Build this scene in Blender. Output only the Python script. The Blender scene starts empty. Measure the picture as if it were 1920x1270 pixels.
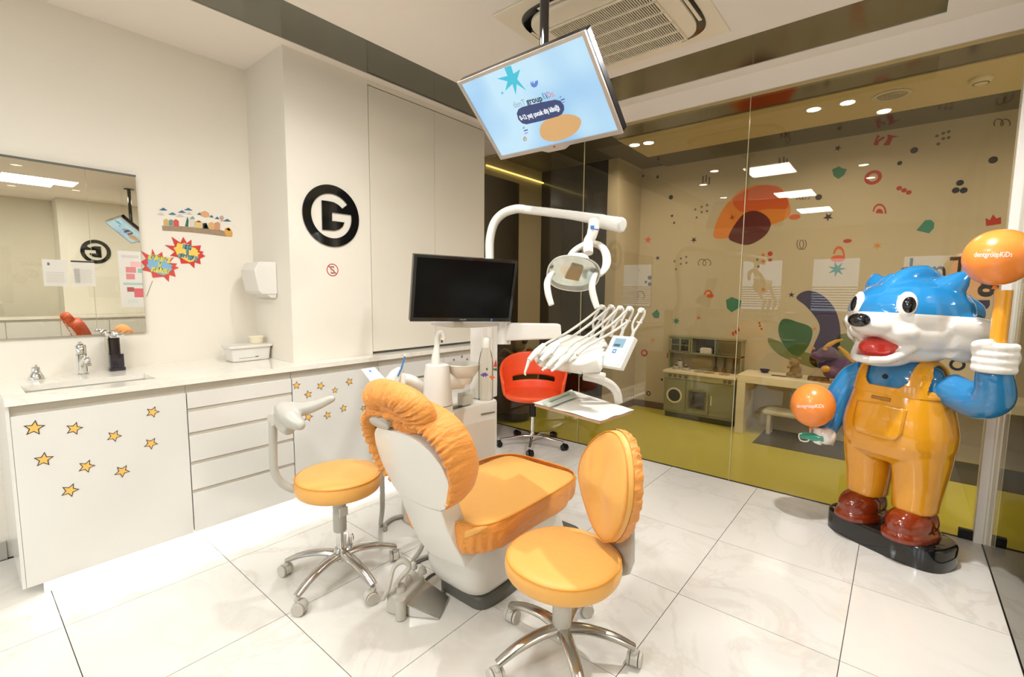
import bpy, bmesh, math, random
from mathutils import Vector, Matrix, Quaternion, noise
random.seed(7)
PI=math.pi
V=Vector
C=bpy.context.scene.collection
# ------------------------------------------------------------------ camera
F=880.44; CH=1.348
yaw,pit,roll=[math.radians(a) for a in (39.477,-5.7116,0.5498)]
fw=V((math.cos(yaw)*math.cos(pit),math.sin(yaw)*math.cos(pit),math.sin(pit)))
r0=V((math.sin(yaw),-math.cos(yaw),0)); u0=r0.cross(fw)
RT=r0*math.cos(roll)+u0*math.sin(roll); UP=u0*math.cos(roll)-r0*math.sin(roll)
EYE=V((0,0,CH))
cd=bpy.data.cameras.new('camera'); cam=bpy.data.objects.new('camera',cd); C.objects.link(cam)
m=Matrix((RT,UP,-fw)).transposed().to_4x4(); m.translation=EYE; cam.matrix_world=m
cd.sensor_width=36; cd.lens=F/1920*36; cd.clip_start=.02; cd.clip_end=60
sc=bpy.context.scene; sc.camera=cam
sc.view_settings.view_transform='Standard'; sc.view_settings.look='None'; sc.view_settings.gamma=1
sc.view_settings.use_curve_mapping=False; sc.view_settings.exposure=0.16
# ------------------------------------------------------------------ world
w=bpy.data.worlds.new('world'); sc.world=w; w.use_nodes=True
w.node_tree.nodes['Background'].inputs[0].default_value=(.8,.85,.95,1)
w.node_tree.nodes['Background'].inputs[1].default_value=.3
# ------------------------------------------------------------------ lights (ceiling panels and downlights throw their light down)
ZC=2.745
PANELS=[(1.03,1.24,.5,.45),(-.60,1.24,.5,.45),(-2.2,1.2,.5,.45),(.83,-2.25,.5,.66),(-2.2,-2.2,.5,.6)]
DOWN=[(.66,.41),(-.08,.38),(.73,2.07),(-.29,2.10),(2.42,.20),(1.35,1.75)]  # last two are added, unseen, to brighten the right side and tall cabinets
DOWNP=[(4.31,.61),(4.31,.40),(4.29,2.05),(4.31,1.92),(4.30,-1.3),(4.30,-1.5)]
def arealight(nm,x,y,z,sx,sy,p,col=(1,.9,.78),spread=180,disk=False):
    l=bpy.data.lights.new(nm,'AREA'); l.energy=p; l.color=col; l.shape='DISK' if disk else 'RECTANGLE'; l.size=sx; l.size_y=sy
    l.spread=math.radians(spread)
    o=bpy.data.objects.new(nm,l); C.objects.link(o); o.location=(x,y,z); return o
WARM=(.96,.96,.97)
for i,(x,y,a,b) in enumerate(PANELS): arealight('panel_light',x,y,ZC-.012,a,b,[13,14,60,44,48][i],(.92,.96,1))
for (x,y) in DOWN: arealight('downlight_beam',x,y,ZC-.0065,.08,.08,[2,2,.5,3,30,10][DOWN.index((x,y))],WARM,150,True)
for (x,y) in DOWNP: arealight('playroom_downlight_beam',x,y,ZC-.0065,.08,.08,5.2,(1,.88,.72),160,True)
arealight('side_room_fill',3.0,-2.3,ZC-.02,.5,.5,24,(.95,.96,.97))  # added fill without a fixture, brightens the side glass and next room
# ------------------------------------------------------------------ pixel helpers: a pixel of the photograph and a plane give a point of the room
def ray(x,y): return fw+RT*((x-960)/F)-UP*((y-635)/F)
def onX(x,y,X): d=ray(x,y); return EYE+d*(X/d.x)
def onY(x,y,Y): d=ray(x,y); return EYE+d*(Y/d.y)
def onZ(x,y,Z): d=ray(x,y); return EYE+d*((Z-CH)/d.z)
def D(x,y,d): return EYE+ray(x,y)*d
# ------------------------------------------------------------------ materials
def lin(h):
    h=h.lstrip('#'); c=[int(h[i:i+2],16)/255 for i in (0,2,4)]
    return tuple((x/12.92 if x<=.04045 else ((x+.055)/1.055)**2.4) for x in c)+(1,)
MATS={}
def mat(name,col,rough=.5,metal=0,coat=0,bump=0,bscale=40,bmap=None,var=.03,vscale=6,emit=None,es=0,spec=.5,sheen=0,trans=0,bdist=.01):
    if name in MATS: return MATS[name]
    m=bpy.data.materials.new(name); m.use_nodes=True; nt=m.node_tree; N=nt.nodes; L=nt.links
    b=N['Principled BSDF']; c=lin(col) if isinstance(col,str) else col
    b.inputs['Roughness'].default_value=rough; b.inputs['Metallic'].default_value=metal
    b.inputs['Coat Weight'].default_value=coat; b.inputs['Coat Roughness'].default_value=.05
    b.inputs['Specular IOR Level'].default_value=spec; b.inputs['Sheen Weight'].default_value=sheen
    b.inputs['Transmission Weight'].default_value=trans
    tc=N.new('ShaderNodeTexCoord')
    n=N.new('ShaderNodeTexNoise'); n.inputs['Scale'].default_value=vscale; n.inputs['Detail'].default_value=4
    L.new(tc.outputs['Object'],n.inputs['Vector'])
    mr=N.new('ShaderNodeMapRange'); mr.inputs['To Min'].default_value=1-var; mr.inputs['To Max'].default_value=1+var
    L.new(n.outputs['Fac'],mr.inputs['Value'])
    mx=N.new('ShaderNodeMix'); mx.data_type='RGBA'; mx.blend_type='MULTIPLY'; mx.inputs[0].default_value=1
    mx.inputs[6].default_value=c; L.new(mr.outputs[0],mx.inputs[7]); L.new(mx.outputs[2],b.inputs['Base Color'])
    if bump:
        n2=N.new('ShaderNodeTexNoise'); n2.inputs['Scale'].default_value=bscale; n2.inputs['Detail'].default_value=3
        mp=N.new('ShaderNodeMapping'); L.new(tc.outputs['Object'],mp.inputs[0]); L.new(mp.outputs[0],n2.inputs['Vector'])
        if bmap: mp.inputs['Scale'].default_value=bmap
        bp=N.new('ShaderNodeBump'); bp.inputs['Strength'].default_value=bump; bp.inputs['Distance'].default_value=bdist
        L.new(n2.outputs['Fac'],bp.inputs['Height']); L.new(bp.outputs[0],b.inputs['Normal'])
    if emit:
        b.inputs['Emission Color'].default_value=lin(emit); b.inputs['Emission Strength'].default_value=es
    MATS[name]=m; return m
def glass(name,tint,ior=1.55,base=0.0,rough=0):
    m=bpy.data.materials.new(name); m.use_nodes=True; nt=m.node_tree; N=nt.nodes; L=nt.links; N.clear()
    o=N.new('ShaderNodeOutputMaterial'); t=N.new('ShaderNodeBsdfTransparent'); t.inputs[0].default_value=tint
    g=N.new('ShaderNodeBsdfGlossy'); g.inputs['Roughness'].default_value=rough; g.inputs[0].default_value=(.95,.93,.88,1)
    f=N.new('ShaderNodeFresnel'); f.inputs[0].default_value=ior
    ad=N.new('ShaderNodeMath'); ad.operation='ADD'; ad.use_clamp=True; ad.inputs[1].default_value=base; L.new(f.outputs[0],ad.inputs[0])
    mx=N.new('ShaderNodeMixShader'); L.new(ad.outputs[0],mx.inputs[0]); L.new(t.outputs[0],mx.inputs[1]); L.new(g.outputs[0],mx.inputs[2]); L.new(mx.outputs[0],o.inputs[0])
    return m
WALL=mat('wall_paint','#e7e0d2',.6,bump=.05,bscale=120,var=.01)
CEIL=mat('ceiling_paint','#f4ebe0',.7,var=.01)
CABW=mat('white_lacquer','#d8d5ce',.22,coat=.25,var=.006,vscale=2)
CABT=mat('tall_cabinet_lacquer','#e4ddcd',.2,coat=.3,var=.006,vscale=2)
RECESS=mat('recess_grey','#bdb5a6',.5)
GREYM=mat('grey_mirror_panel',(.26,.26,.23,1),.12,metal=1,var=.04)
CHROME=mat('chrome',(.78,.78,.76,1),.1,metal=1)
ALU=mat('polished_aluminium',(.58,.565,.53,1),.22,metal=1,var=.12,vscale=14)
ORNG=mat('orange_fabric','#dea450',.5,sheen=.15,var=.05,vscale=5,bump=.25,bscale=9,bdist=.02)
ORNGW=mat('orange_gathered_fabric','#d98d38',.55,sheen=.15,var=.08,vscale=9,bump=.9,bscale=1.0,bmap=(8,42,26),bdist=.016)
ORNGP=mat('orange_piping','#d98d28',.55)
PLW=mat('white_plastic','#dad6cd',.3,coat=.2,var=.01)
PLG=mat('warm_grey_plastic','#b3afa4',.35,var=.02)
PLG2=mat('pale_grey_plastic','#c4beb2',.4,var=.02)
DKG=mat('dark_grey_plastic','#5c5a52',.45,var=.06)
BLK=mat('black_plastic','#0c0b0b',.25,var=.05)
BLKG=mat('gloss_black',(.006,.006,.006,1),.06,coat=.6)
SCR=mat('monitor_screen',(.003,.003,.003,1),.18,spec=.12)
REDC=mat('orange_red_shell','#f0562a',.35,var=.03)
BROWN=mat('brown_skirting','#5b3f28',.5)
DARKP=mat('dark_brown_panel','#2a2216',.3,coat=.2)
DGL=mat('dark_glossy_wall','#1d1b16',.12,coat=.6)
GRN=mat('yellow_green_vinyl','#cfc545',.3,coat=.2,var=.03,vscale=2)
PLWALL=mat('playroom_wall_paint','#bdb095',.6,var=.02)
SAGE=mat('sage_green_wood','#8a8a66',.5,var=.05)
CREAM=mat('cream_table','#e6dcc0',.45)
LEDW=mat('led_strip','#ffffff',.5,emit='#fffaf0',es=10)
LAMP=mat('lamp_panel','#ffffff',.5,emit='#fffaf0',es=9)
LAMPD=mat('downlight_lens','#ffffff',.5,emit='#fff3e0',es=30)
GLASS=glass('partition_glass',(.91,.88,.80,1),1.38,.008)
GLASS2=glass('side_partition_glass',(.93,.93,.89,1),1.42,.01)
CLEAR=glass('clear_plastic',(.95,.95,.92,1),1.12,.03,.15)
PURE=mat('paper_white','#dedbd5',.6)
# marble tile
def marble(name,base,vein,rough,coat):
    m=mat(name,base,rough,coat=coat); nt=m.node_tree; N=nt.nodes; L=nt.links; b=N['Principled BSDF']
    tc=N.new('ShaderNodeTexCoord'); oi=N.new('ShaderNodeObjectInfo'); ml=N.new('ShaderNodeVectorMath'); ml.operation='MULTIPLY_ADD'
    L.new(oi.outputs['Random'],ml.inputs[0]); ml.inputs[1].default_value=(37,53,11); L.new(tc.outputs['Object'],ml.inputs[2])
    n1=N.new('ShaderNodeTexNoise'); n1.inputs['Scale'].default_value=2.2; n1.inputs['Detail'].default_value=7; n1.inputs['Roughness'].default_value=.62; n1.inputs['Distortion'].default_value=1.4
    L.new(ml.outputs[0],n1.inputs['Vector'])
    cr=N.new('ShaderNodeValToRGB'); e=cr.color_ramp.elements; e[0].position=.36; e[0].color=lin(base); e[1].position=.66; e[1].color=lin(base)
    a=cr.color_ramp.elements.new(.50); a.color=lin(vein); a2=cr.color_ramp.elements.new(.46); a2.color=lin(base); a3=cr.color_ramp.elements.new(.56); a3.color=lin(base)
    L.new(n1.outputs['Fac'],cr.inputs[0])
    n3=N.new('ShaderNodeTexNoise'); n3.inputs['Scale'].default_value=1.3; L.new(ml.outputs[0],n3.inputs['Vector'])
    mr=N.new('ShaderNodeMapRange'); mr.inputs[1].default_value=.35; mr.inputs[2].default_value=.7; mr.inputs[3].default_value=.1; mr.inputs[4].default_value=1; L.new(n3.outputs['Fac'],mr.inputs[0])
    mx=N.new('ShaderNodeMix'); mx.data_type='RGBA'; mx.inputs[6].default_value=lin(base); L.new(mr.outputs[0],mx.inputs[0]); L.new(cr.outputs[0],mx.inputs[7])
    L.new(mx.outputs[2],b.inputs['Base Color']); return m
TILE=marble('marble_tile','#dedad2','#d1cbc0',.16,.3)
STONE=marble('quartz_worktop','#ece6da','#ddd5c8',.2,.3)
GROUT=mat('dark_grout','#3a3732',.8)
# ------------------------------------------------------------------ mesh building
ORG=V((0,0,0))
class MB:
    def __init__(s): s.bm=bmesh.new()
    def face(s,vs):
        try: return s.bm.faces.new(vs)
        except ValueError: return None
    def box(s,lo,hi,M=None,bev=0):
        r=bmesh.ops.create_cube(s.bm,size=1)['verts']; lo=V(lo);hi=V(hi); c=(lo+hi)/2; d=hi-lo
        for v in r: v.co=V((v.co.x*d.x+c.x,v.co.y*d.y+c.y,v.co.z*d.z+c.z))
        if bev:
            es=list({e for v in r for e in v.link_edges}); g=bmesh.ops.bevel(s.bm,geom=es,offset=bev,segments=2,affect='EDGES',profile=.6)
            r=list({v for f in g['faces'] for v in f.verts}|{v for v in r if v.is_valid})
            # include untouched big faces' verts
        if M is not None:
            for v in r:
                if v.is_valid: v.co=M@v.co
        return s
    def hexa(s,p):
        v=[s.bm.verts.new(V(q)) for q in p]
        for f in ((3,2,1,0),(4,5,6,7),(0,1,5,4),(1,2,6,5),(2,3,7,6),(3,0,4,7)): s.face([v[i] for i in f])
        return s
    def loft(s,rings,cap=True,closed=False):
        vr=[[s.bm.verts.new(V(p)) for p in r] for r in rings]; n=len(rings[0])
        K=len(vr) if closed else len(vr)-1
        for i in range(K):
            a=vr[i]; b=vr[(i+1)%len(vr)]
            for j in range(n): s.face((a[j],a[(j+1)%n],b[(j+1)%n],b[j]))
        if cap and not closed: s.face(vr[0][::-1]); s.face(vr[-1])
        return s
    def tube(s,pts,r,seg=10,cap=True,smooth=0,flat=None):
        pts=[V(p) for p in pts]; rs=list(r) if isinstance(r,(list,tuple)) else [r]*len(pts)
        if smooth: pts,rs=catmull(pts,rs,smooth)
        rings=[]; t0=(pts[1]-pts[0]).normalized(); nrm=t0.orthogonal().normalized()
        for i,p in enumerate(pts):
            a=pts[max(i-1,0)]; b=pts[min(i+1,len(pts)-1)]; t=(b-a).normalized()
            nrm=(nrm-t*nrm.dot(t)); nrm=nrm.normalized() if nrm.length>1e-6 else t.orthogonal().normalized()
            bn=t.cross(nrm)
            if flat is not None:
                fx,fy,ax=flat; q=V(ax)-t*V(ax).dot(t); q.normalize(); q2=t.cross(q)
                rings.append([p+q*math.cos(2*PI*k/seg)*rs[i]*fx+q2*math.sin(2*PI*k/seg)*rs[i]*fy for k in range(seg)])
            else: rings.append([p+nrm*math.cos(2*PI*k/seg)*rs[i]+bn*math.sin(2*PI*k/seg)*rs[i] for k in range(seg)])
        s.loft(rings,cap,False); return s
    def lathe(s,prof,o=(0,0,0),ax=(0,0,1),seg=24,sx=1,sy=1,xdir=None,hole=False):
        ax=V(ax).normalized(); X=V(xdir) if xdir is not None else ax.orthogonal(); X=(X-ax*X.dot(ax)).normalized(); Y=ax.cross(X); o=V(o)
        s.loft([[o+ax*z+X*(math.cos(2*PI*k/seg)*max(r,1e-4)*sx)+Y*(math.sin(2*PI*k/seg)*max(r,1e-4)*sy) for k in range(seg)] for r,z in prof],not hole,hole); return s
    def ell(s,c,r,M=None,seg=20,rg=12):
        c=V(c); r=V(r) if not isinstance(r,(int,float)) else V((r,r,r)); rings=[]
        for i in range(1,rg):
            a=PI*i/rg; rings.append([V((r.x*math.sin(a)*math.cos(2*PI*k/seg),r.y*math.sin(a)*math.sin(2*PI*k/seg),-r.z*math.cos(a))) for k in range(seg)])
        T=(lambda p:c+(M@p if M is not None else p))
        vr=[[s.bm.verts.new(T(p)) for p in q] for q in rings]
        for i in range(len(vr)-1):
            for j in range(seg): s.face((vr[i][j],vr[i][(j+1)%seg],vr[i+1][(j+1)%seg],vr[i+1][j]))
        b=s.bm.verts.new(T(V((0,0,-r.z)))); t=s.bm.verts.new(T(V((0,0,r.z))))
        for j in range(seg): s.face((b,vr[0][(j+1)%seg],vr[0][j])); s.face((t,vr[-1][j],vr[-1][(j+1)%seg]))
        return s
    def prism(s,poly,ext):
        e=V(ext); a=[s.bm.verts.new(V(p)) for p in poly]; b=[s.bm.verts.new(V(p)+e) for p in poly]; n=len(a)
        s.face(a[::-1]); s.face(b)
        for i in range(n): s.face((a[i],a[(i+1)%n],b[(i+1)%n],b[i]))
        return s
    def ringpoly(s,outer,inner,ext):
        e=V(ext); n=len(outer)
        A=[s.bm.verts.new(V(p)) for p in outer];B=[s.bm.verts.new(V(p)) for p in inner]
        A2=[s.bm.verts.new(V(p)+e) for p in outer];B2=[s.bm.verts.new(V(p)+e) for p in inner]
        for i in range(n):
            j=(i+1)%n; s.face((A[i],A[j],B[j],B[i])); s.face((A2[i],B2[i],B2[j],A2[j])); s.face((A[i],A2[i],A2[j],A[j])); s.face((B[i],B[j],B2[j],B2[i]))
        return s
    def build(s,name,m,parent=None,smooth=True,sub=0,bev=0,bseg=2,remesh=0,sm=0,angle=40,kind=None,flip=True):
        bm=s.bm
        if flip: bmesh.ops.recalc_face_normals(bm,faces=bm.faces)
        off=V(ORG)
        if parent is None and ORG.length==0 and len(bm.verts):
            xs=[v.co for v in bm.verts]; lo=V((min(v.x for v in xs),min(v.y for v in xs),min(v.z for v in xs))); hi=V((max(v.x for v in xs),max(v.y for v in xs),max(v.z for v in xs)))
            off=V(((lo.x+hi.x)/2,(lo.y+hi.y)/2,lo.z))
        for v in bm.verts: v.co-=off
        me=bpy.data.meshes.new(name); bm.to_mesh(me); bm.free()
        for mm in (m if isinstance(m,(list,tuple)) else [m]): me.materials.append(mm)
        if smooth:
            me.polygons.foreach_set('use_smooth',[True]*len(me.polygons))
            if not(sub or remesh): me.set_sharp_from_angle(angle=math.radians(angle))
        o=bpy.data.objects.new(name,me); C.objects.link(o)
        if parent is None: o.location=off
        else: o.parent=parent
        if bev:
            b=o.modifiers.new('b','BEVEL'); b.width=bev; b.segments=bseg; b.limit_method='ANGLE'; b.angle_limit=math.radians(35); b.harden_normals=False
        if remesh:
            b=o.modifiers.new('r','REMESH'); b.mode='VOXEL'; b.voxel_size=remesh; b.use_smooth_shade=True
            if sm: q=o.modifiers.new('s','SMOOTH'); q.factor=.5; q.iterations=sm
        if sub: b=o.modifiers.new('sub','SUBSURF'); b.levels=sub; b.render_levels=sub
        if kind: o['kind']=kind
        return o
def catmull(P,R,n):
    o=[];rr=[]
    for i in range(len(P)-1):
        p0=P[max(i-1,0)];p1=P[i];p2=P[i+1];p3=P[min(i+2,len(P)-1)]
        for k in range(n):
            t=k/n; o.append(.5*((2*p1)+(p2-p0)*t+(2*p0-5*p1+4*p2-p3)*t*t+(3*p1-p0-3*p2+p3)*t**3)); rr.append(R[i]*(1-t)+R[i+1]*t)
    o.append(P[-1]); rr.append(R[-1]); return o,rr
def cm_closed(P,n=5):
    o=[];L=len(P)
    for i in range(L):
        p0=P[i-1];p1=P[i];p2=P[(i+1)%L];p3=P[(i+2)%L]
        for k in range(n):
            t=k/n; o.append(.5*((2*p1)+(p2-p0)*t+(2*p0-5*p1+4*p2-p3)*t*t+(3*p1-p0-3*p2+p3)*t**3))
    return o
def supel(a,b,e=2.0,n=24):
    o=[]
    for k in range(n):
        t=2*PI*k/n; c=math.cos(t); s_=math.sin(t)
        o.append((a*math.copysign(abs(c)**(2/e),c),b*math.copysign(abs(s_)**(2/e),s_)))
    return o
def tag(o,label,cat,group=None):
    o['label']=label; o['category']=cat
    if group: o['group']=group
    return o
def thing(name,label,cat,loc=(0,0,0),group=None):
    global ORG
    o=bpy.data.objects.new(name,None); C.objects.link(o); o.empty_display_size=.05; o.location=loc; ORG=V(loc)
    return tag(o,label,cat,group)
def local(name,label,cat,group=None):
    t=thing(name,label,cat,(0,0,0),group); return t
def end():
    global ORG; ORG=V((0,0,0))
def text(s,name,m,o,X,Y,size,parent=None,th=.0006,align='CENTER',shear=0,width=None,weight=0):
    """flat lettering; o = centre, X reading direction, Y up direction"""
    cu=bpy.data.curves.new('txt','FONT'); cu.body=s; cu.align_x=align; cu.align_y='CENTER'; cu.size=size; cu.shear=shear; cu.resolution_u=3; cu.offset=weight
    ob=bpy.data.objects.new('txt',cu); C.objects.link(ob); dg=bpy.context.evaluated_depsgraph_get(); me=bpy.data.meshes.new_from_object(ob.evaluated_get(dg))
    bpy.data.objects.remove(ob); X=V(X).normalized(); Y=V(Y).normalized(); n=X.cross(Y)
    me.name=name
    w_=max([abs(v.co.x) for v in me.vertices] or [1])*2
    k=(width/w_) if width else 1
    for v in me.vertices: v.co=V(o)+X*(v.co.x*k)+Y*v.co.y+n*th-ORG
    me.materials.clear(); me.materials.append(m); r=bpy.data.objects.new(name,me); C.objects.link(r); r.parent=parent; return r
def struct(o,kind='structure'): o['kind']=kind; return o
def bx(name,lo,hi,m,parent=None,bev=0,**k): return MB().box(lo,hi).build(name,m,parent,smooth=False,bev=bev,**k)
# ================================================================== THE ROOM
GX=3.545; GY=-.44; WY=3.35; CY=2.835; WXP=5.24
fl=struct(bx('floor',(-5,-4.4,-.12),(GX+.01,WY+.05,-.0035),GROUT))
ORG=V(fl.location)
tm=None; i=0
xs=[.221+.6*k for k in range(-4,6)]; ys=[.680+.6*k for k in range(-2,5)]
def tile(x0,x1,y0,y1):
    return MB().box((x0+.0015,y0+.0015,-.0095),(x1-.0015,y1-.0015,0)).build('tile',TILE,fl,smooth=False)
xl=[.221+.6*k for k in range(-3,6)]+[GX]; yl=[GY]+[.080+.6*k for k in range(0,5)]+[WY-.02]
for a,b in zip(xl[:-1],xl[1:]):
    for c_,d in zip(yl[:-1],yl[1:]): tile(a,b,c_,d)
ORG=V((0,0,0))
struct(bx('floor',(-5,-4.3,-.0034),(GX,GY-.02,-.001),mat('side_room_tile','#d8cfc2',.15,coat=.3)))
struct(bx('floor',(GX+.012,-4.3,-.12),(7,5.2,0),GRN))
struct(bx('wall_left',(-5,WY,0),(1.345,WY+.15,3.0),WALL))
# column that carries the round logo
struct(bx('wall_column',(1.345,CY,.9005),(1.9045,WY+.15,3.0),WALL))
struct(bx('wall_left_end',(3.05,WY-.02,0),(GX,WY+.15,3.0),WALL))
# ceiling: white panels with a grey mirror strip let in between
cl=struct(bx('ceiling',(-5,-4.3,ZC),(2.897,2.412,ZC+.06),CEIL))
struct(bx('ceiling',(-5,2.772,ZC),(3.275,WY+.1,ZC+.06),CEIL))
struct(bx('ceiling',(3.275,-4.3,ZC),(3.40,WY+.1,ZC+.06),CEIL))
struct(bx('ceiling',(2.897,-4.3,ZC),(3.275,-.075,ZC+.06),CEIL))
struct(bx('trim_1',(-5,2.412,ZC+.004),(3.275,2.772,ZC+.05),GREYM))
struct(bx('trim_2',(2.897,-.075,ZC+.004),(3.275,2.412,ZC+.05),GREYM))
# sloping bulkhead above the glass
struct(MB().prism([(3.385,-4.3,ZC+.01),(3.385,-4.3,ZC-.001),(3.53,-4.3,2.680),(3.60,-4.3,2.680),(3.60,-4.3,ZC+.06)],(0,7.6,0)).build('trim_3',CEIL,smooth=False))
struct(bx('wall_back',(-5.1,-4.4,0),(-5,WY+.15,3.0),WALL))
struct(bx('wall_side_room',(-5,-4.25,0),(GX,-4.10,3.0),mat('side_wall','#d9d0bd',.6)))
# windows in the far back wall, only seen as reflections
for k,(y0,y1) in enumerate(((-2.2,-1.3),(-.9,.0),(.7,1.5),(2.1,2.9))):
    wf=struct(MB().box((-5,y0-.05,.95),(-4.96,y1+.05,2.15)).build('window_%d'%(k+1),PLW,smooth=False))
    ORG=V(wf.location)
    MB().box((-4.958,y0,1.0),(-4.95,y1,2.1)).build('pane',mat('daylit_pane','#cfe0f5',.4,emit='#c9dcf5',es=2.8),wf,smooth=False)
    b=MB()
    for q in range(9): b.box((-4.945,y0,1.05+q*.055),(-4.935,y1,1.08+q*.055))
    b.build('blind_slats',PLW,wf,smooth=False)['kind']='stuff'; ORG=V((0,0,0))
# glass wall to the playroom : three panes
ys_=[-.40,0,0,3.33]
ys_[1]=onX(1390,500,GX).y; ys_[2]=onX(1091,500,GX).y
for k in range(3):
    struct(MB().box((GX-.005,ys_[k]+.0015,.002),(GX+.005,ys_[k+1]-.0015,2.682)).build('window_%d'%(10+k),GLASS,smooth=False))
SEAM=mat('glass_edge','#cfc9a4',.3)
for y in ys_[1:3]: struct(MB().box((GX-.0055,y-.0015,.002),(GX+.0055,y+.0015,2.68)).build('trim_4',SEAM,smooth=False))
struct(bx('trim_5',(GX-.008,-.40,0),(GX+.008,3.33,.003),BLK))
# post at the right
POST=mat('post_white','#f1ece3',.4)
po=struct(MB().box((GX-.03,-.545,0),(GX+.06,-.40,2.70)).build('trim_6',POST,smooth=False,bev=.003))
# side partition (glass) toward the neighbouring room
sy=[3.51,2.0,1.12,-1.0,-3.0]
for k in range(4):
    struct(MB().box((sy[k+1]+.0015,GY-.005,.004),(sy[k]-.0015,GY+.005,ZC)).build('window_%d'%(20+k),GLASS2,smooth=False))
for k in range(1,4): struct(MB().box((sy[k]-.0015,GY-.0055,.004),(sy[k]+.0015,GY+.0055,ZC)).build('trim_7',SEAM,smooth=False))
struct(bx('trim_8',(-3,GY-.008,0),(3.51,GY+.008,.004),BLK))
t=thing('glass_door_fitting','small black floor clamp at the foot of the glass beside the white post','fitting',(GX,-.375,0))
MB().box((GX-.014,-.398,.0),(GX+.014,-.34,.055)).build('clamp_body',BLK,t,smooth=False,bev=.002)
MB().box((GX-.017,-.38,.015),(GX-.0142,-.355,.04)).build('clamp_plate',BLK,t,smooth=False); end()
t=thing('door_latch','slim black latch on the inner side of the white post','latch',(GX-.03,-.475,.55))
MB().box((GX-.036,-.482,.53),(GX-.0305,-.464,.66)).build('latch_plate',BLK,t,smooth=False,bev=.002)
MB().box((GX-.042,-.476,.58),(GX-.0365,-.470,.61)).build('latch_bolt',BLK,t,smooth=False); end()
# ceiling lamps
for k,(x,y,a,b) in enumerate(PANELS):
    t=thing('ceiling_light',['square white light panel above the dental stools, nearest the tall cabinets','light panel in the ceiling behind the camera','light panel furthest back in the main room','light panel over the neighbouring room, seen in the wall mirror','light panel at the back of the neighbouring room'][k],'ceiling light',(x,y,ZC),'ceiling light panels')
    MB().ringpoly([(x-a/2-.02,y-b/2-.02,ZC-.004),(x+a/2+.02,y-b/2-.02,ZC-.004),(x+a/2+.02,y+b/2+.02,ZC-.004),(x-a/2-.02,y+b/2+.02,ZC-.004)],[(x-a/2,y-b/2,ZC-.004),(x+a/2,y-b/2,ZC-.004),(x+a/2,y+b/2,ZC-.004),(x-a/2,y+b/2,ZC-.004)],(0,0,.0035)).build('frame',PLW,t,smooth=False)
    MB().box((x-a/2,y-b/2,ZC-.006),(x+a/2,y+b/2,ZC-.0005)).build('diffuser',LAMP,t,smooth=False); end()
def downl(x,y,lab,grp):
    t=thing('downlight',lab,'downlight',(x,y,ZC),grp)
    MB().lathe([(.052,-.006),(.062,-.004),(.064,-.0005),(.045,-.0005),(.045,-.004)],(x,y,ZC),hole=True).build('trim_ring',PLW,t)
    MB().lathe([(.044,-.0045),(.044,-.0008)],(x,y,ZC)).build('lens',LAMPD,t); end()
for k,(x,y) in enumerate(DOWN): downl(x,y,['downlight reflected low in the glass left of the two bright ones','downlight reflected near the green heart','downlight over the left stool','downlight nearest the wash basin wall','added downlight between the air conditioner and the statue, brightening the right side','added downlight near the dental unit, out of view, brightening the tall cabinet doors'][k],'downlights in the treatment room')
for k,(x,y) in enumerate(DOWNP): downl(x,y,['bright playroom downlight, left one of the near pair','bright playroom downlight, right one of the near pair','playroom downlight of the far pair, nearer the television, left one','playroom downlight of the far pair, right one','playroom downlight beyond the white post, near one','playroom downlight beyond the white post, far one'][k],'playroom downlights')
# ================================================================== PLAYROOM
struct(bx('wall_playroom',(WXP,-4.3,0),(WXP+.1,2.42,3.0),PLWALL));
wp=[o for o in C.objects if o.name=='wall_playroom'][0]
struct(bx('wall_playroom_side',(4.66,2.40,0),(WXP,2.52,3.0),PLWALL))
struct(bx('wall_playroom_dark',(4.66,2.521,0),(4.78,3.4,3.0),DGL))
struct(bx('wall_playroom_left',(3.62,3.4,0),(4.78,3.5,3.0),PLWALL))
x970=onY(970,500,3.4).x
struct(bx('door_1',(3.63,3.385,0),(x970,3.399,2.55),DARKP))
struct(bx('baseboard_playroom',(WXP-.012,1.99,0),(WXP-.0005,2.40,.075),BROWN))
struct(bx('baseboard_side',(4.66,2.388,0),(WXP-.012,2.3995,.075),BROWN))
struct(bx('ceiling_playroom',(4.08,-4.3,ZC),(4.76,2.12,ZC+.05),mat('playroom_ceiling','#d8c9a4',.7)))
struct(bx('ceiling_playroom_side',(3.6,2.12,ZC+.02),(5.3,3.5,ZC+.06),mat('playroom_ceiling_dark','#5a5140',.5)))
struct(bx('trim_9',(3.60,-4.3,ZC+.008),(4.08,2.12,ZC+.05),GREYM))
struct(bx('trim_10',(4.76,-4.3,ZC+.004),(5.3,2.12,ZC+.05),GREYM))
t=thing('led_cove_strip','thin yellow glowing strip high on the playroom side wall','light strip',(4.0,3.38,2.3))
a=onY(912,310,3.38); b=onY(1052,354,3.38)
MB().tube([a,b],.010,8).build('glow_tube',mat('led_yellow','#fff0a0',.5,emit='#f4e28a',es=1.6),t)
MB().box((a.x,3.384,(a.z+b.z)/2-.0),(b.x,3.3845,(a.z+b.z)/2+.004)).build('mounting_rail',DKG,t,smooth=False); end()
t=thing('ceiling_speaker','round ceiling vent grille in the playroom ceiling, right of the downlights','vent',(4.34,.15,ZC))
MB().lathe([(.105,0),(.11,-.006),(.09,-.009),(.085,-.004),(.085,0)],(4.34,.15,ZC),hole=True).build('rim',PLW,t)
for q in range(1,5): MB().lathe([(.02*q-.004,-.0045),(.02*q-.002,-.007),(.02*q+.002,-.007),(.02*q+.004,-.0045)],(4.34,.15,ZC),hole=True).build('ring_vane',PLG,t)
end()
t=thing('smoke_detector','white dome smoke detector on the playroom ceiling near the post','smoke detector',(4.36,-.30,ZC))
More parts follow.
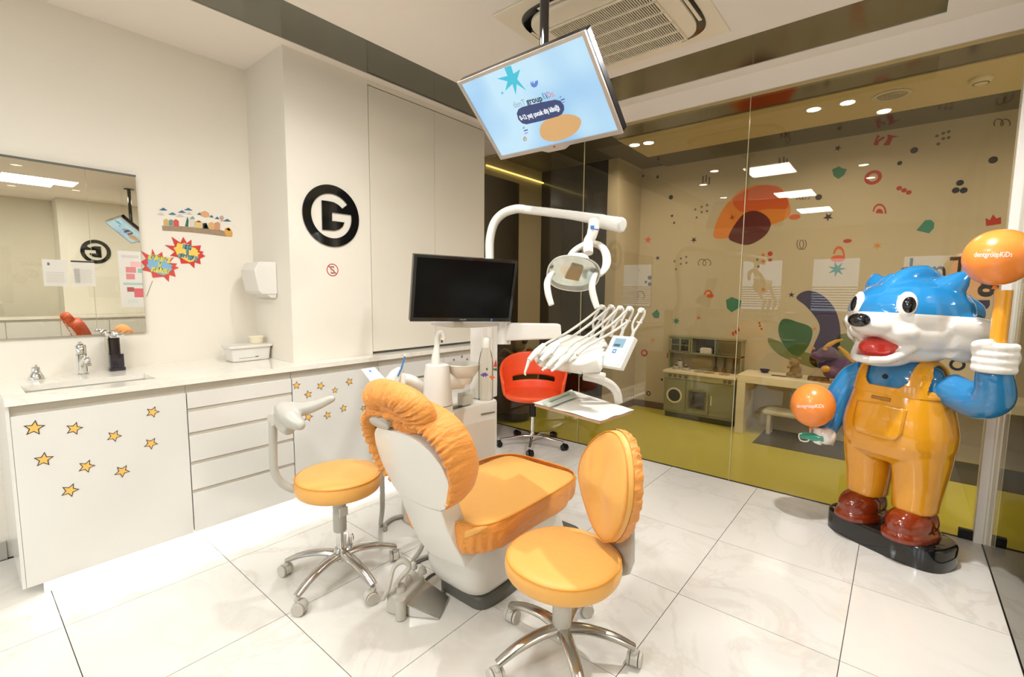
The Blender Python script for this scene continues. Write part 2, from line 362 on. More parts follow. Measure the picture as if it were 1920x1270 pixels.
MB().lathe([(.055,0),(.058,-.015),(.05,-.028),(.03,-.040),(.0,-.043)],(4.36,-.30,ZC)).build('housing',CREAM,t)
MB().lathe([(.034,-.030),(.040,-.033),(.040,-.037),(.030,-.037)],(4.36,-.30,ZC)).build('sensing_slot',BLK,t); end()
# ---- wall graphics in the playroom (flat print)
PC=dict(red='#b02a20',dred='#5c100c',org='#cf5a18',orgl='#d9822c',grn='#1f7350',dgr='#1d5a28',sag='#6f7a48',nvy='#16182c',blk='#17141a',pur='#2c1c4e',sal='#dcae88',gol='#c98a3a',brn='#6b5b48',teal='#2f7f70')
def SM(k): return mat('print_'+k,PC[k],.6,var=.05)
def stickW(poly_px,col,layer=1,name='wall_sticker'):
    pts=[onX(x,y,WXP-.0008*layer) for x,y in poly_px]
    ORGs(wp); MB().prism(pts,(-.0006,0,0)).build(name,SM(col),wp,smooth=False); end()
def ORGs(o):
    global ORG; ORG=V(o.location)
def wpt(px,py,layer=1): return onX(px,py,WXP-.0008*layer)
def shp(px,py,pts,s,col,rot=0,layer=1):
    c=wpt(px,py,layer); ca,sa=math.cos(rot),math.sin(rot)
    P=[c+V((0,-(x*ca-y*sa)*s,(x*sa+y*ca)*s)) for x,y in pts]
    ORGs(wp); MB().prism(P,(-.0006,0,0)).build('wall_sticker',SM(col),wp,smooth=False); end()
CIRC=[(math.cos(2*PI*k/14),math.sin(2*PI*k/14)) for k in range(14)]
def star(n,ri=.42,ph=PI/2): return [((1 if k%2==0 else ri)*math.cos(ph+PI*k/n),(1 if k%2==0 else ri)*math.sin(ph+PI*k/n)) for k in range(2*n)]
def ringst(px,py,r,ri,col,layer=1):
    c=wpt(px,py,layer); ORGs(wp)
    MB().ringpoly([c+V((0,-x*r,y*r)) for x,y in CIRC],[c+V((0,-x*ri,y*ri)) for x,y in CIRC],(-.0006,0,0)).build('wall_sticker',SM(col),wp,smooth=False); end()
# big blobs
stickW([(p.x,p.y) for p in cm_closed([V(q+(0,)) for q in [(1338,444),(1345,412),(1362,384),(1388,358),(1420,347),(1458,349),(1473,365),(1483,393),(1474,410),(1445,422),(1415,430),(1390,440),(1360,447)]],4)],'orgl',1)
stickW([(p.x,p.y) for p in cm_closed([V(q+(0,)) for q in [(1376,372),(1420,349),(1458,351),(1472,366),(1478,390),(1440,392),(1400,398),(1382,392)]],4)],'org',2)
stickW([(p.x,p.y) for p in cm_closed([V(q+(0,)) for q in [(1366,445),(1380,418),(1398,399),(1420,396),(1440,408),(1445,424),(1432,444),(1404,459),(1380,455)]],4)],'dred',3)
stickW([(p.x,p.y) for p in cm_closed([V(q+(0,)) for q in [(1493,558),(1515,545),(1545,556),(1568,585),(1576,625),(1570,662),(1545,690),(1518,680),(1525,650),(1537,620),(1532,600),(1512,575)]],4)],'pur',1)
stickW([(p.x,p.y) for p in cm_closed([V(q+(0,)) for q in [(1440,634),(1460,640),(1490,655),(1530,668),(1530,690),(1500,682),(1465,668),(1445,650)]],4)],'sag',1)
stickW([(p.x,p.y) for p in cm_closed([V(q+(0,)) for q in [(1470,598),(1495,604),(1522,616),(1518,645),(1498,668),(1478,658),(1462,632),(1460,612)]],4)],'dgr',2)
stickW([(p.x,p.y) for p in cm_closed([V(q+(0,)) for q in [(1570,632),(1600,627),(1640,640),(1680,680),(1600,690),(1560,680)]],4)],'sag',1)
stickW([(p.x,p.y) for p in cm_closed([V(q+(0,)) for q in [(1780,510),(1800,482),(1835,475),(1870,490),(1880,540),(1840,560),(1800,550)]],4)],'sal',1)
# hearts / leaves
def px(pts,col,layer=1): stickW(pts,col,layer)
px([(1560,318),(1573,312),(1580,316),(1588,317),(1583,328),(1572,336),(1563,330)],'grn')
px([(1718,432),(1735,413),(1746,412),(1752,419),(1751,428),(1742,438)],'teal')
px([(1361,563),(1372,557),(1390,564),(1388,576),(1372,586),(1363,578)],'grn')
px([(1222,589),(1232,580),(1237,588),(1235,597),(1226,596)],'grn')
px([(1848,409),(1856,413),(1862,402),(1868,410),(1877,407),(1877,420),(1849,424)],'red')
px([(1664,252),(1673,254),(1686,256),(1674,258),(1668,272),(1660,273),(1656,272),(1664,261)],'red')
px([(1637,272),(1645,253),(1650,255),(1644,264),(1656,256),(1660,258),(1648,266),(1646,273)],'red')
for q in [(1462,296),(1470,294),(1476,297)]: px([(q[0]-2,q[1]),(q[0]+1,q[1]),(q[0]+2,q[1]+12),(q[0]-2,q[1]+12)],'brn')
for q in [(1318,330),(1324,328),(1330,332)]: px([(q[0]-1,q[1]),(q[0]+2,q[1]),(q[0]+1,q[1]+14),(q[0]-2,q[1]+14)],'brn')
for q in [(1374,624),(1379,621),(1384,616)]: px([(q[0]-2,q[1]-1),(q[0]+2,q[1]-2),(q[0]+3,q[1]+6),(q[0]-1,q[1]+5)],'red')
for q in [(1252,662),(1256,660),(1259,658)]: px([(q[0]-1,q[1]),(q[0]+1.5,q[1]-1),(q[0]+1,q[1]+10),(q[0]-2,q[1]+9)],'red')
# rainbow arch
def arc(cx,cy,R,r,a0,a1,col,sy=1):
    n=9; o=[(cx+R*math.cos(a0+(a1-a0)*k/n),cy-R*sy*math.sin(a0+(a1-a0)*k/n)) for k in range(n+1)]+[(cx+r*math.cos(a1-(a1-a0)*k/n),cy-r*sy*math.sin(a1-(a1-a0)*k/n)) for k in range(n+1)]
    px(o,col)
arc(1649,398,13,10,0-.2,PI*.98,'red',1.25); arc(1649,400,7,.5,-.1,PI,'red',1.2)
arc(1573,478,11,7.5,.0-.2,PI*.95,'org',1.5); arc(1328,553,8,5,0,PI,'org',1.2)
for q in [(1571,485,7,'org'),(1589,452,4,'red'),(1490,407,6,'org'),(1332,555,5,'org')]: shp(q[0],q[1],[(x*1.3,y*.7) for x,y in CIRC],q[2]*.0062,q[3])
ringst(1637,333,.062,.034,'red'); ringst(1208,662,.043,.022,'red'); ringst(1216,738,.028,.015,'nvy'); ringst(1795,684,.05,.030,'nvy')
for x,y,r,c_ in [(1718,225,3.6,'blk'),(1714,282,4.4,'blk'),(1687,306,3,'blk'),(1862,300,4.6,'blk'),(1535,370,4.6,'blk'),(1258,370,4.2,'blk'),(1260,405,2.4,'blk'),(1264,418,2,'blk'),(1189,407,2.4,'blk'),(1193,419,2,'blk'),(1206,330,2.4,'blk'),(1233,332,3,'blk'),(1686,353,3.2,'red'),(1695,357,3.2,'red'),(1704,361,3.2,'red'),(1444,476,4,'red'),(1444,488,3,'red'),(1431,478,2.4,'org'),(1431,490,2.6,'org'),(1420,487,2,'brn'),(1422,500,2,'brn'),(1800,343,4,'nvy'),(1792,357,4,'nvy'),(1807,357,4,'nvy'),(1218,521,4,'nvy'),(1211,529,2.6,'nvy'),(1218,533,3.6,'nvy'),(1839,608,4.2,'nvy'),(1830,620,4.2,'nvy'),(1848,623,4,'nvy'),(1170,707,2.4,'blk'),(1241,712,2.4,'blk'),(1424,606,1.8,'red'),(1425,611,1.8,'red'),(1428,617,1.8,'red'),(1549,408,2,'org')]: shp(x,y,CIRC,r*.0058,c_)
for x0,y0 in ((1755,250),(1302,388),(1263,485)):
    for dx,dy in ((2,5),(16,0),(28,-3),(16,10),(28,8),(5,20)): shp(x0+dx*.85,y0+dy,CIRC,.012,'brn')
px([(1830,563),(1856,563),(1856,573),(1850,580),(1838,580),(1831,574)],'pur')
for x,y,n,r,c_ in [(1571,278,5,5,'nvy'),(1553,407,5,7,'blk'),(1569,505,7,12,'grn'),(1645,461,6,6,'gol'),(1233,484,5,5,'nvy'),(1301,450,5,6,'blk'),(1215,450,5,8,'org'),(1268,602,7,8,'grn'),(1224,638,5,6,'gol'),(1310,596,5,4,'org'),(1484,553,5,5,'blk'),(1431,543,5,5,'gol'),(1527,617,5,4,'gol'),(1196,507,5,4,'nvy'),(1373,408,4,6,'org')]: shp(x,y,star(n,.36),r*.0060,c_,rot=.3*(x%7))
def squig(px0,py0,w,h,n,col='brn'):
    pts=[]; N=n*12
    for k in range(N+1):
        t=k/N; a=2*PI*n*t; pts.append(wpt(px0+w*t-5*math.sin(a),py0-h*.5*(1-math.cos(a)),1))
    ORGs(wp); MB().tube(pts,.0035,5).build('wall_sticker',SM(col),wp); end()
squig(1866,236,26,13,2); squig(1496,374,18,9,3); squig(1312,498,18,12,2); squig(1498,450,10,-18,2); squig(1184,560,22,14,2)
TXB=mat('lettering_dark','#1c1712',.5)
ORGs(wp)
def lett(s,px0,py0,w_px,size,m,weight=0):
    a=wpt(px0,py0,2); b=wpt(px0+w_px,py0,2); wd=abs(a.y-b.y)
    text(s,'lettering',m,(a+b)/2,(0,-1,0),(0,0,1),size,wp,width=wd,weight=weight)
lett('denT',1683,511,135,.32,TXB,.0)
lett('groupkids',1836,513,330,.32,TXB,.008)
end()
# ---- toy kitchen
KX=4.98
def kpart(nm,lo,hi,m,par,**k): return bx(nm,lo,hi,m,par,**k)
t=thing('toy_kitchen','sage green wooden toy kitchen with oven, washer door and hutch','toy kitchen',(KX+.12,1.57,0))
y0,y1=1.215,1.935
kpart('cabinet_body',(KX,y0,.06),(WXP-.0,y1,.47),SAGE,t,bev=.004); kpart('plinth',(KX+.03,y0+.01,.0),(WXP-.02,y1-.01,.059),mat('sage_dark','#4c4a34',.6),t)
kpart('toy_worktop',(KX-.015,y0-.01,.49),(WXP-.0,y1+.015,.515),CREAM,t,bev=.003); kpart('control_strip',(KX-.006,y0,.435),(KX-.001,y1,.489),mat('sage_light','#a8a27c',.5),t)
for k in range(6):
    yk=[1.87,1.815,1.76,1.70,1.31,1.265][k]; MB().lathe([(.0,-.016),(.014,-.016),(.016,-.004),(.018,0)],(KX-.006,yk,.462),(1,0,0),12).build('knob',DKG,t)
d=kpart('door',(KX-.008,1.70,.085),(KX-.001,1.92,.425),SAGE,t,bev=.002)
MB().ringpoly([(KX-.016,1.815-.085*x,.25+.085*y) for x,y in CIRC],[(KX-.016,1.815-.068*x,.25+.068*y) for x,y in CIRC],(.0075,0,0)).build('porthole_rim',CREAM,d,smooth=False)
MB().prism([(KX-.0125,1.815-.066*x,.25+.066*y) for x,y in CIRC],(.004,0,0)).build('porthole_pane',BLK,d,smooth=False)
d=kpart('door',(KX-.008,1.46,.085),(KX-.001,1.69,.425),SAGE,t,bev=.002)
kpart('oven_window_rim',(KX-.013,1.485,.13),(KX-.0085,1.665,.33),mat('oven_rim','#6d6346',.5),d,bev=.002)
kpart('oven_pane',(KX-.0165,1.50,.145),(KX-.0135,1.65,.315),mat('oven_pane','#1d0f08',.1,coat=.5),d)
d=kpart('door',(KX-.008,1.225,.085),(KX-.001,1.45,.425),SAGE,t,bev=.002)
MB().tube([(KX-.02,1.43,.20),(KX-.02,1.43,.30)],.006,6).build('handle',CREAM,d)
hx=5.12
h0,h1=1.20,1.955
kpart('hutch_back',(WXP-.012,h0,.515),(WXP-.002,h1,.87),mat('hutch_back','#8e835f',.6),t)
for ya in (h0,h0+.255,h0+.50,h1-.012):
    kpart('hutch_upright',(hx,ya,.70 if h0<ya<h1-.02 else .515),(WXP-.012,ya+.014,.875),SAGE,t)
kpart('hutch_shelf',(hx,h0,.695),(WXP-.012,h1,.708),SAGE,t); kpart('hutch_top',(hx-.005,h0-.01,.865),(WXP-.012,h1+.01,.88),SAGE,t)
fr=kpart('shelf_door',(hx-.008,1.72,.715),(hx-.001,1.94,.858),SAGE,t)
for a_ in (0,1):
    for b_ in (0,1): kpart('pane',(hx-.0095,1.735+a_*.10,.722+b_*.068),(hx-.0083,1.82+a_*.10,.782+b_*.068),mat('dark_pane','#25291c',.2),fr)
fr=kpart('shelf_door',(hx-.008,1.215,.715),(hx-.001,1.45,.858),mat('shelf_green','#5b5c3e',.5),t)
kpart('pane',(hx-.0095,1.24,.735),(hx-.0083,1.43,.84),mat('shelf_green2','#474a31',.4),fr)
kpart('dark_niche_back',(WXP-.02,1.47,.71),(WXP-.0125,1.69,.86),BLK,t)
for yk in (1.60,1.50,1.35):
    MB().lathe([(.03,0),(.055,.001),(.055,.004),(0,.004)],(5.09,yk,.5155)).build('hob_ring',mat('hob_wood','#a58a50',.6),t)
end()
for k,yk in enumerate((1.47,1.38,1.295)):
    t=thing('wooden_spoon',['toy spoon hanging left of three on the toy kitchen','toy spoon hanging in the middle of three on the toy kitchen','toy spoon hanging right of three on the toy kitchen'][k],'toy utensil',(5.20,yk,.52),'toy utensils on the hutch')
    MB().tube([(5.20,yk,.56),(5.20,yk,.68)],.008,8).build('handle',mat('dark_wood','#4a3218',.6),t); MB().ell((5.20,yk,.545),(.008,.024,.03)).build('bowl',MATS['dark_wood'],t); end()
t=thing('toy_microwave','small pale toy box in the dark niche of the toy kitchen','toy',(5.16,1.56,.71))
kpart('case',(5.13,1.50,.7085),(5.20,1.62,.76),PLG2,t,bev=.004); kpart('lid',(5.135,1.51,.761),(5.195,1.61,.772),PLW,t); end()
def pot(x,y,z,r,h,lab,m=PLG):
    t=thing('toy_pot',lab,'toy pot',(x,y,z),'toy pots on the toy kitchen')
    MB().lathe([(r*.9,0),(r,.004),(r,h),(r*.94,h),(r*.9,.006)],(x,y,z),seg=18).build('pan',m,t); MB().lathe([(r*1.05,h),(r*.6,h+.014),(.008,h+.018),(.012,h+.03),(0,h+.032)],(x,y,z),seg=18).build('lid',CHROME,t); end()
pot(5.10,1.86,.5155,.032,.04,'low round toy pot at the left end of the toy kitchen'); pot(5.17,1.84,.5155,.028,.085,'tall toy pot against the hutch back',PLG2); pot(5.12,1.755,.5155,.04,.03,'wide shallow toy pan beside the hob')
# ---- play table
t=thing('play_table','long cream slab table with solid end leg in the playroom','table',(4.95,.3,0))
kpart('tabletop',(4.84,-1.4,.50),(WXP-.001,1.165,.575),CREAM,t,bev=.004); kpart('leg',(4.84,1.09,0),(WXP-.02,1.165,.4995),CREAM,t,bev=.004); kpart('leg',(4.84,-1.4,0),(WXP-.02,-1.33,.4995),CREAM,t,bev=.004); end()
t=tag(MB().box((4.60,-1.3,.0005),(5.2,.95,.004)).build('floor_mat',mat('dark_floor_mat','#4a4228',.5),smooth=False),'dark mat lying on the green floor beneath the play table','mat')
t=thing('plastic_stool','cream moulded bench seat pushed under the play table','stool',(5.02,.5,0))
MB().box((4.93,.33,.20),(5.15,.95,.25)).build('seat',CREAM,t,smooth=False,bev=.02)
for yy in (.37,.88): MB().box((4.97,yy,.005),(5.11,yy+.035,.1995)).build('leg',CREAM,t,smooth=False,bev=.006)
end()
t=thing('toy_bowl','small purple bowl standing on the cream play table','bowl',(5.12,.985,.575))
MB().lathe([(.018,0.0005),(.03,.006),(.046,.035),(.043,.035),(.028,.010),(0,.008)],(5.12,.985,.575)).build('bowl_body',SM('pur'),t)
MB().lathe([(.016,0.0003),(.018,.0004),(.014,.008)],(5.12,.985,.575)).build('foot',SM('pur'),t); end()
tag(MB().box((4.98,.78,.5755),(5.03,.90,.579)).build('puzzle_board',BROWN,smooth=False),'flat brown board lying on the play table before the purple bowl','toy')
# plush toys
PLB=mat('plush_beige','#8d7650',.9,bump=.6,bscale=60,var=.15,vscale=20,sheen=.3)
PLP=mat('plush_purple','#5a3f66',.9,bump=.6,bscale=60,var=.12,vscale=20,sheen=.3)
PLY=mat('plush_yellow','#c9982c',.9,bump=.6,bscale=60,var=.1,vscale=20,sheen=.3)
def P(px_,py_,X): return onX(px_,py_,X)
t=thing('plush_bear','small beige plush animal sitting on the play table left of the purple dragon','plush toy',(5.03,.64,.575))
MB().ell(P(1492,695,5.03),(.045,.05,.055)).ell(P(1498,705,5.0),(.03,.03,.02)).ell(P(1480,702,5.0),(.03,.03,.02)).build('body',PLB,t,remesh=.008,sm=3)
hd=MB().ell(P(1489,681,5.01),(.04,.045,.04)).ell(P(1479,688,4.97),(.035,.018,.018)).build('head',PLB,t,remesh=.007,sm=3)
MB().ell(P(1500,674,5.02),(.012,.022,.016)).build('ear',PLB,t); MB().ell(P(1484,674,5.02),(.012,.020,.014)).build('ear',PLB,t)
MB().ell(P(1484,680,4.97),.004).build('eye',BLK,t); end()
t=thing('plush_dragon','big purple and yellow plush dragon on the play table behind the orange balloon','plush toy',(5.0,.3,.575))
MB().ell(P(1578,690,5.02),(.09,.12,.10)).ell(P(1560,700,4.97),(.06,.07,.05)).ell(P(1592,712,4.95),(.05,.09,.035)).build('body',PLP,t,remesh=.01,sm=4)
MB().ell(P(1552,663,4.98),(.07,.08,.065)).ell(P(1532,667,4.95),(.045,.055,.035)).ell(P(1538,678,4.95),(.03,.035,.015)).build('head',PLP,t,remesh=.009,sm=3)
MB().tube([P(1545,655,4.97),P(1556,646,4.98),P(1568,640,5.0),P(1580,637,5.0)],[.018,.02,.016,.006],8).tube([P(1572,650,5.0),P(1585,662,5.0),P(1598,680,5.0),P(1612,690,5.0)],[.012,.022,.022,.012],8).build('crest',PLY,t)
MB().tube([P(1527,655,4.95),P(1521,648,4.95)],[.011,.003],8).build('horn',PLY,t); MB().ell(P(1547,655,4.92),(.012,.018,.014)).build('eye',PLY,t)
MB().tube([P(1600,690,5.0),P(1612,675,5.0),P(1606,662,5.0)],[.03,.022,.012],8).build('tail',mat('plush_grey','#6d6a4c',.9),t)
MB().ell(P(1548,692,4.92),(.03,.035,.03)).build('paw',PLY,t)
MB().ell(P(1590,715,4.90),(.03,.045,.02)).build('paw',PLY,t); end()
t=thing('toy_train','row of brown wooden toy blocks and a small red car before the plush dragon','toy',(4.95,.45,.576))
a=P(1512,703,4.98)
MB().box((4.93,.44,.576),(5.0,.60,.61)).build('wagon',BROWN,t,smooth=False,bev=.004)
for q in range(3): MB().lathe([(.015,0),(.015,.012)],(4.925,.46+q*.055,.590),(1,0,0),12).build('wheel',mat('wood_wheel','#7a5630',.6),t)
MB().box((4.90,.30,.576),(4.95,.40,.60)).build('car_body',SM('red'),t,smooth=False,bev=.006)
MB().box((4.88,.34,.5761),(4.899,.50,.588)).build('plank',mat('wood_tan','#9a6a38',.6),t,smooth=False); end()
# toys left, behind the tall bottle
t=thing('plush_monkey','brown plush monkey with long arms on a low shelf beyond the glass','plush toy',(4.1,2.9,.7))
dd=4.98
MB().ell(D(950,652,dd),(.10,.10,.12)).ell(D(955,690,dd),(.13,.13,.09)).build('body',mat('plush_dark','#4a3820',.9,bump=.5,bscale=60),t,remesh=.014,sm=3)
MB().ell(D(973,645,dd),(.08,.08,.085)).build('head',PLB,t); MB().ell(D(984,640,dd-.08),(.03,.03,.03)).build('eye_patch',BLK,t)
MB().tube([D(935,668,dd-.05),D(945,656,dd-.1),D(960,665,dd-.1)],.02,8,smooth=4).build('arm',mat('plush_brown','#7a5a30',.9),t)
MB().tube([D(985,672,dd-.08),D(992,655,dd-.1),D(1003,662,dd-.1)],.02,8,smooth=4).build('arm',MATS['plush_brown'],t); end()
a=D(968,674,4.95)
t=thing('toy_basket','low round basket holding the brown plush monkey','basket',(a.x,a.y,0))
MB().lathe([(.20,.10),(.24,.60),(.26,a.z-.01),(.235,a.z-.01),(.21,.58)],(a.x,a.y,0)).build('bowl',mat('basket_tan','#6d5634',.7),t)
MB().lathe([(.14,.001),(.15,.02),(.15,.0995)],(a.x,a.y,0)).build('base',DARKP,t); end()
# ================================================================== LEFT WALL: mirror, prints, cabinets
end()
t=thing('wall_mirror','large frameless wall mirror above the wash basin','mirror',(.1,WY-.01,1.095))
MB().box((-.75,WY-.018,1.095),(.738,WY-.0005,1.965)).build('backing_board',ALU,t,smooth=False)
MB().box((-.748,WY-.0195,1.097),(.736,WY-.0183,1.963)).build('mirror_glass',mat('mirror_silver',(.80,.785,.73,1),.0,metal=1,var=.001),t,smooth=False)
MB().box((-.75,WY-.024,1.962),(.738,WY-.0198,1.972)).build('top_rail',DKG,t,smooth=False); end()
# round logo
t=thing('round_logo','big round black logo sign with a white G shape on the column','sign',(1.62,CY,1.62))
logo_pt=lambda x,y,e=.001: onY(560+x*.1496,340+y*.1496,CY-e)
cx,cz,RO,RI=1.621,1.8155,.1925,.139
CI=[(math.cos(2*PI*k/64),math.sin(2*PI*k/64)) for k in range(64)]
MB().ringpoly([(cx+RO*x,CY-.001,cz+RO*y) for x,y in CI],[(cx+RI*x,CY-.001,cz+RI*y) for x,y in CI],(0,-.008,0)).build('ring',BLKG,t,smooth=False)
pl=[(283,240),(350,248),(430,264),(490,297),(540,345),(602,297),(675,300),(722,430),(665,427),(412,390),(412,498),(567,517),(545,570),(500,605),(440,620),(292,607)]
MB().prism([logo_pt(x,y) for x,y in pl],(0,-.0081,0)).build('letter_bar',BLKG,t,smooth=False); end()
t=thing('no_phone_sign','small red crossed-out mobile phone sticker below the round logo','sign',(1.616,CY,1.44))
c=V((1.617,CY-.001,1.4755)); RDM=mat('sign_red','#c2282a',.5)
MB().ringpoly([c+V((x*.040,0,y*.040)) for x,y in CI],[c+V((x*.035,0,y*.035)) for x,y in CI],(0,-.0008,0)).build('red_ring',RDM,t,smooth=False)
MB().prism([c+V((-.028,0,.023)),c+V((-.024,0,.027)),c+V((.028,0,-.023)),c+V((.024,0,-.027))],(0,-.0012,0)).build('slash',RDM,t,smooth=False)
MB().ringpoly([c+V(q) for q in ((-.012,0,-.022),(.012,0,-.022),(.012,0,.022),(-.012,0,.022))],[c+V(q) for q in ((-.011,0,-.017),(.011,0,-.017),(.011,0,.017),(-.011,0,.017))],(0,-.0004,0)).build('phone_outline',BLK,t,smooth=False); end()
# tall cabinets
dx=[1.908,2.485,3.05]
t=thing('tall_cabinet','tall glossy cream cupboard with two full height doors right of the column','cabinet',(2.48,3.1,.9))
bx('cabinet_body',(1.9055,CY+.021,.9005),(3.05,WY-.021,ZC-.001),CABT,t)
for a,b in ((dx[0],dx[1]),(dx[1],dx[2])): bx('door',(a+.0015,CY,.918),(b-.0015,CY+.019,2.705),CABT,t,bev=.001)
bx('top_panel',(dx[0],CY+.004,2.712),(dx[2],CY+.0205,ZC-.001),CABT,t); bx('shadow_gap',(dx[0],CY+.015,.901),(dx[2],CY+.0205,.9175),DKG,t); end()
# worktop with basin
t=thing('worktop','long white marbled stone worktop with an undermounted basin','worktop',(1.6,3.0,.873))
wm=MB(); z0,z1=.873,.90
for lo,hi in [((.13,2.70,z0),(.20,WY,z1)),((.20,2.70,z0),(.655,2.83,z1)),((.20,3.05,z0),(.655,WY,z1)),((.655,2.70,z0),(1.345,WY,z1)),((1.345,2.70,z0),(3.05,CY+.02,z1))]: wm.box(lo,hi)
wm.build('slab',STONE,t,smooth=False)
b=MB()
for lo,hi in [((.195,2.825,.76),(.66,3.06,.765)),((.195,2.825,.765),(.20,3.06,.8728)),((.655,2.825,.765),(.66,3.06,.8728)),((.20,2.825,.765),(.655,2.83,.8728)),((.20,3.055,.765),(.655,3.06,.8728))]: b.box(lo,hi)
b.build('basin',PLW,t,smooth=False)
MB().lathe([(.025,0),(.028,.003),(.018,.004),(.017,0)],(.43,2.93,.7655)).build('drain',CHROME,t); end()
# base cabinets
FY=2.715
def stars(door,lst,side=FY):
    for (sx,sy,r) in lst:
        c=onY(sx,sy,side-.0008); rot=random.uniform(-.5,.5)+(0 if r>0 else .6); r=abs(r)
        o=MB().prism([c+V((x*math.cos(rot)-y*math.sin(rot),0,x*math.sin(rot)+y*math.cos(rot)))*r for x,y in star(5,.45)],(0,-.0008,0)).build('star_sticker',mat('star_outline','#2e2a2a',.5),door,smooth=False)
        MB().prism([c+V((0,-.001,0))+V((x*math.cos(rot)-y*math.sin(rot),0,x*math.sin(rot)+y*math.cos(rot)))*(r*.76) for x,y in star(5,.45)],(0,-.0006,0)).build('star_sticker',mat('star_yellow','#efb65c',.5),door,smooth=False)
def carcass(t,x0,x1,y1=3.33,top=.80):
    bx('cabinet_body',(x0+.0005,FY+.022,.10),(x1-.0005,y1,top),CABW,t); bx('grip_recess',(x0+.0005,FY+.014,.801),(x1-.0005,FY+.10,.8725),RECESS,t)
t=thing('base_cabinet','white base cabinet under the basin with nine yellow star stickers on its door','cabinet',(.44,3.0,0))
carcass(t,.142,.745,top=.75); bx('side_panel',(.13,FY+.0,.10),(.1415,WY,.8725),CABW,t,bev=.001)
d=bx('door',(.1425,FY,.10),(.743,FY+.019,.828),CABW,t,bev=.0012)
stars(d,[(64,803,.034),(139,804,.030),(214,818,-.029),(286,773,.029),(283,832,-.030),(82,862,.032),(162,875,.031),(229,884,-.031),(131,920,.032)]); end()
t=thing('base_cabinet','white base cabinet with five plain handleless drawers beside the basin unit','cabinet',(1.0,3.0,0))
carcass(t,.7455,1.272)
zs=[.828,.748,.729,.624,.605,.472,.453,.323,.304,.10]
for k in range(5): bx('drawer',(.7475,FY,zs[2*k+1]),(1.270,FY+.019,zs[2*k]),CABW,t,bev=.0012)

for k in range(4): bx('grey_strip',(.7475,FY+.006,zs[2*k+2]+.0003),(1.270,FY+.0215,zs[2*k+1]-.0003),RECESS,t)  # grey strips give the gaps between drawers their shade by colour
end()
t=thing('base_cabinet','white base cabinet with small yellow stars on its door, behind the left stool','cabinet',(1.6,3.0,0))
carcass(t,1.2735,1.868); d=bx('door',(1.2755,FY,.10),(1.866,FY+.019,.828),CABW,t,bev=.0012)
stars(d,[(556,723,.026),(578,740,-.026),(601,724,.028),(628,732,.022),(655,716,.028),(578,782,.03),(614,779,-.027),(644,766,.027),(681,766,.022)]); end()
t=thing('base_cabinet','white base cabinet with drawers behind the dental unit','cabinet',(2.2,3.0,0))
carcass(t,1.8695,2.462)
for a_,b_ in ((.828,.716),(.700,.42),(.404,.10)): bx('drawer',(1.8715,FY,b_),(2.460,FY+.019,a_),CABW,t,bev=.0012)
bx('drawer_gap_back',(1.871,FY+.0195,.102),(2.461,FY+.0215,.80),RECESS,t); end()
t=thing('base_cabinet','white base cabinet with tiny coloured stickers at the far end of the row','cabinet',(2.75,3.0,0))
carcass(t,2.4635,3.05); d=bx('door',(2.4655,FY,.10),(3.048,FY+.019,.828),CABW,t,bev=.0012)
for (x,y) in [(851,675),(866,669),(876,674),(884,669),(889,681),(869,684),(896,677)]:
    c=onY(x,y,FY-.0008); MB().prism([c+V((px_*.014,0,pz*.014)) for px_,pz in star(4,.4)],(0,-.0008,0)).build('picture_sticker',mat('tiny_sticker','#6b4a4a',.5),d,smooth=False)
end()
struct(bx('baseboard_left',(.2,2.83,0),(3.05,2.85,.0995),mat('toe_kick','#f4f2ee',.5)))
t=thing('led_strip','bright white light strip glowing under the base cabinets','light strip',(1.6,2.77,.09))
MB().box((.15,2.762,.088),(3.04,2.774,.0945)).build('glow_strip',LEDW,t,smooth=False); MB().box((.15,2.758,.0946),(3.04,2.778,.0995)).build('channel',ALU,t,smooth=False); end()
arealight('led_strip_light',1.6,2.768,.084,2.88,.012,1.0,(1,1,.97))
struct(bx('baseboard_wall_end',(-5,WY-.012,0),(.12,WY-.0005,.09),PLG))
# things on the worktop
t=thing('soap_dispenser','dark purple soap dispenser with chrome pump head behind the basin','soap dispenser',(.585,3.27,.9))
MB().loft([[(.585+x,3.27+y,z) for x,y in supel(a,b,4,20)] for a,b,z in ((.035,.032,.9003),(.036,.033,.915),(.031,.028,.92),(.031,.028,.985),(.031,.028,.99))]).build('lower_tank',mat('dark_purple_plastic','#1e1722',.15,coat=.4),t)
MB().loft([[(.578+x,3.275+y,z) for x,y in supel(a,b,4,20)] for a,b,z in ((.026,.024,.9905),(.026,.024,1.075),(.026,.024,1.08))]).build('clear_bottle',mat('smoky_bottle','#141216',.08,coat=.5),t)
MB().box((.545,3.235,1.0),(.5515,3.30,1.085)).build('side_plate',ALU,t,smooth=False,bev=.002)
MB().loft([[(.585+x,3.265+y,z+ x*dz) for x,y in supel(a,b,3,20)] for a,b,z,dz in ((.032,.03,1.0815,0),(.040,.034,1.092,0),(.042,.034,1.10,-.1),(.03,.026,1.112,-.2))]).build('pump_head',CHROME,t)
MB().tube([(.56,3.24,1.105),(.545,3.215,1.112),(.54,3.20,1.105)],.008,10,smooth=3).build('spout',CHROME,t); end()
t=thing('basin_tap','chrome pillar tap standing at the back of the basin','tap',(.44,3.24,.9))
MB().lathe([(.026,.0003),(.026,.004),(.021,.008),(.0205,.095),(.021,.10),(.021,.150),(.018,.154),(.0,.154)],(.44,3.24,.9),(0,-.03,1),seg=20).build('body',CHROME,t)
MB().tube([(.44,3.225,.96),(.447,3.18,.985),(.45,3.16,.982),(.45,3.155,.965)],[.015,.014,.013,.012],12,smooth=4).build('spout',CHROME,t)
MB().tube([(.45,3.156,.966),(.45,3.156,.952)],.0135,12).build('aerator',ALU,t)
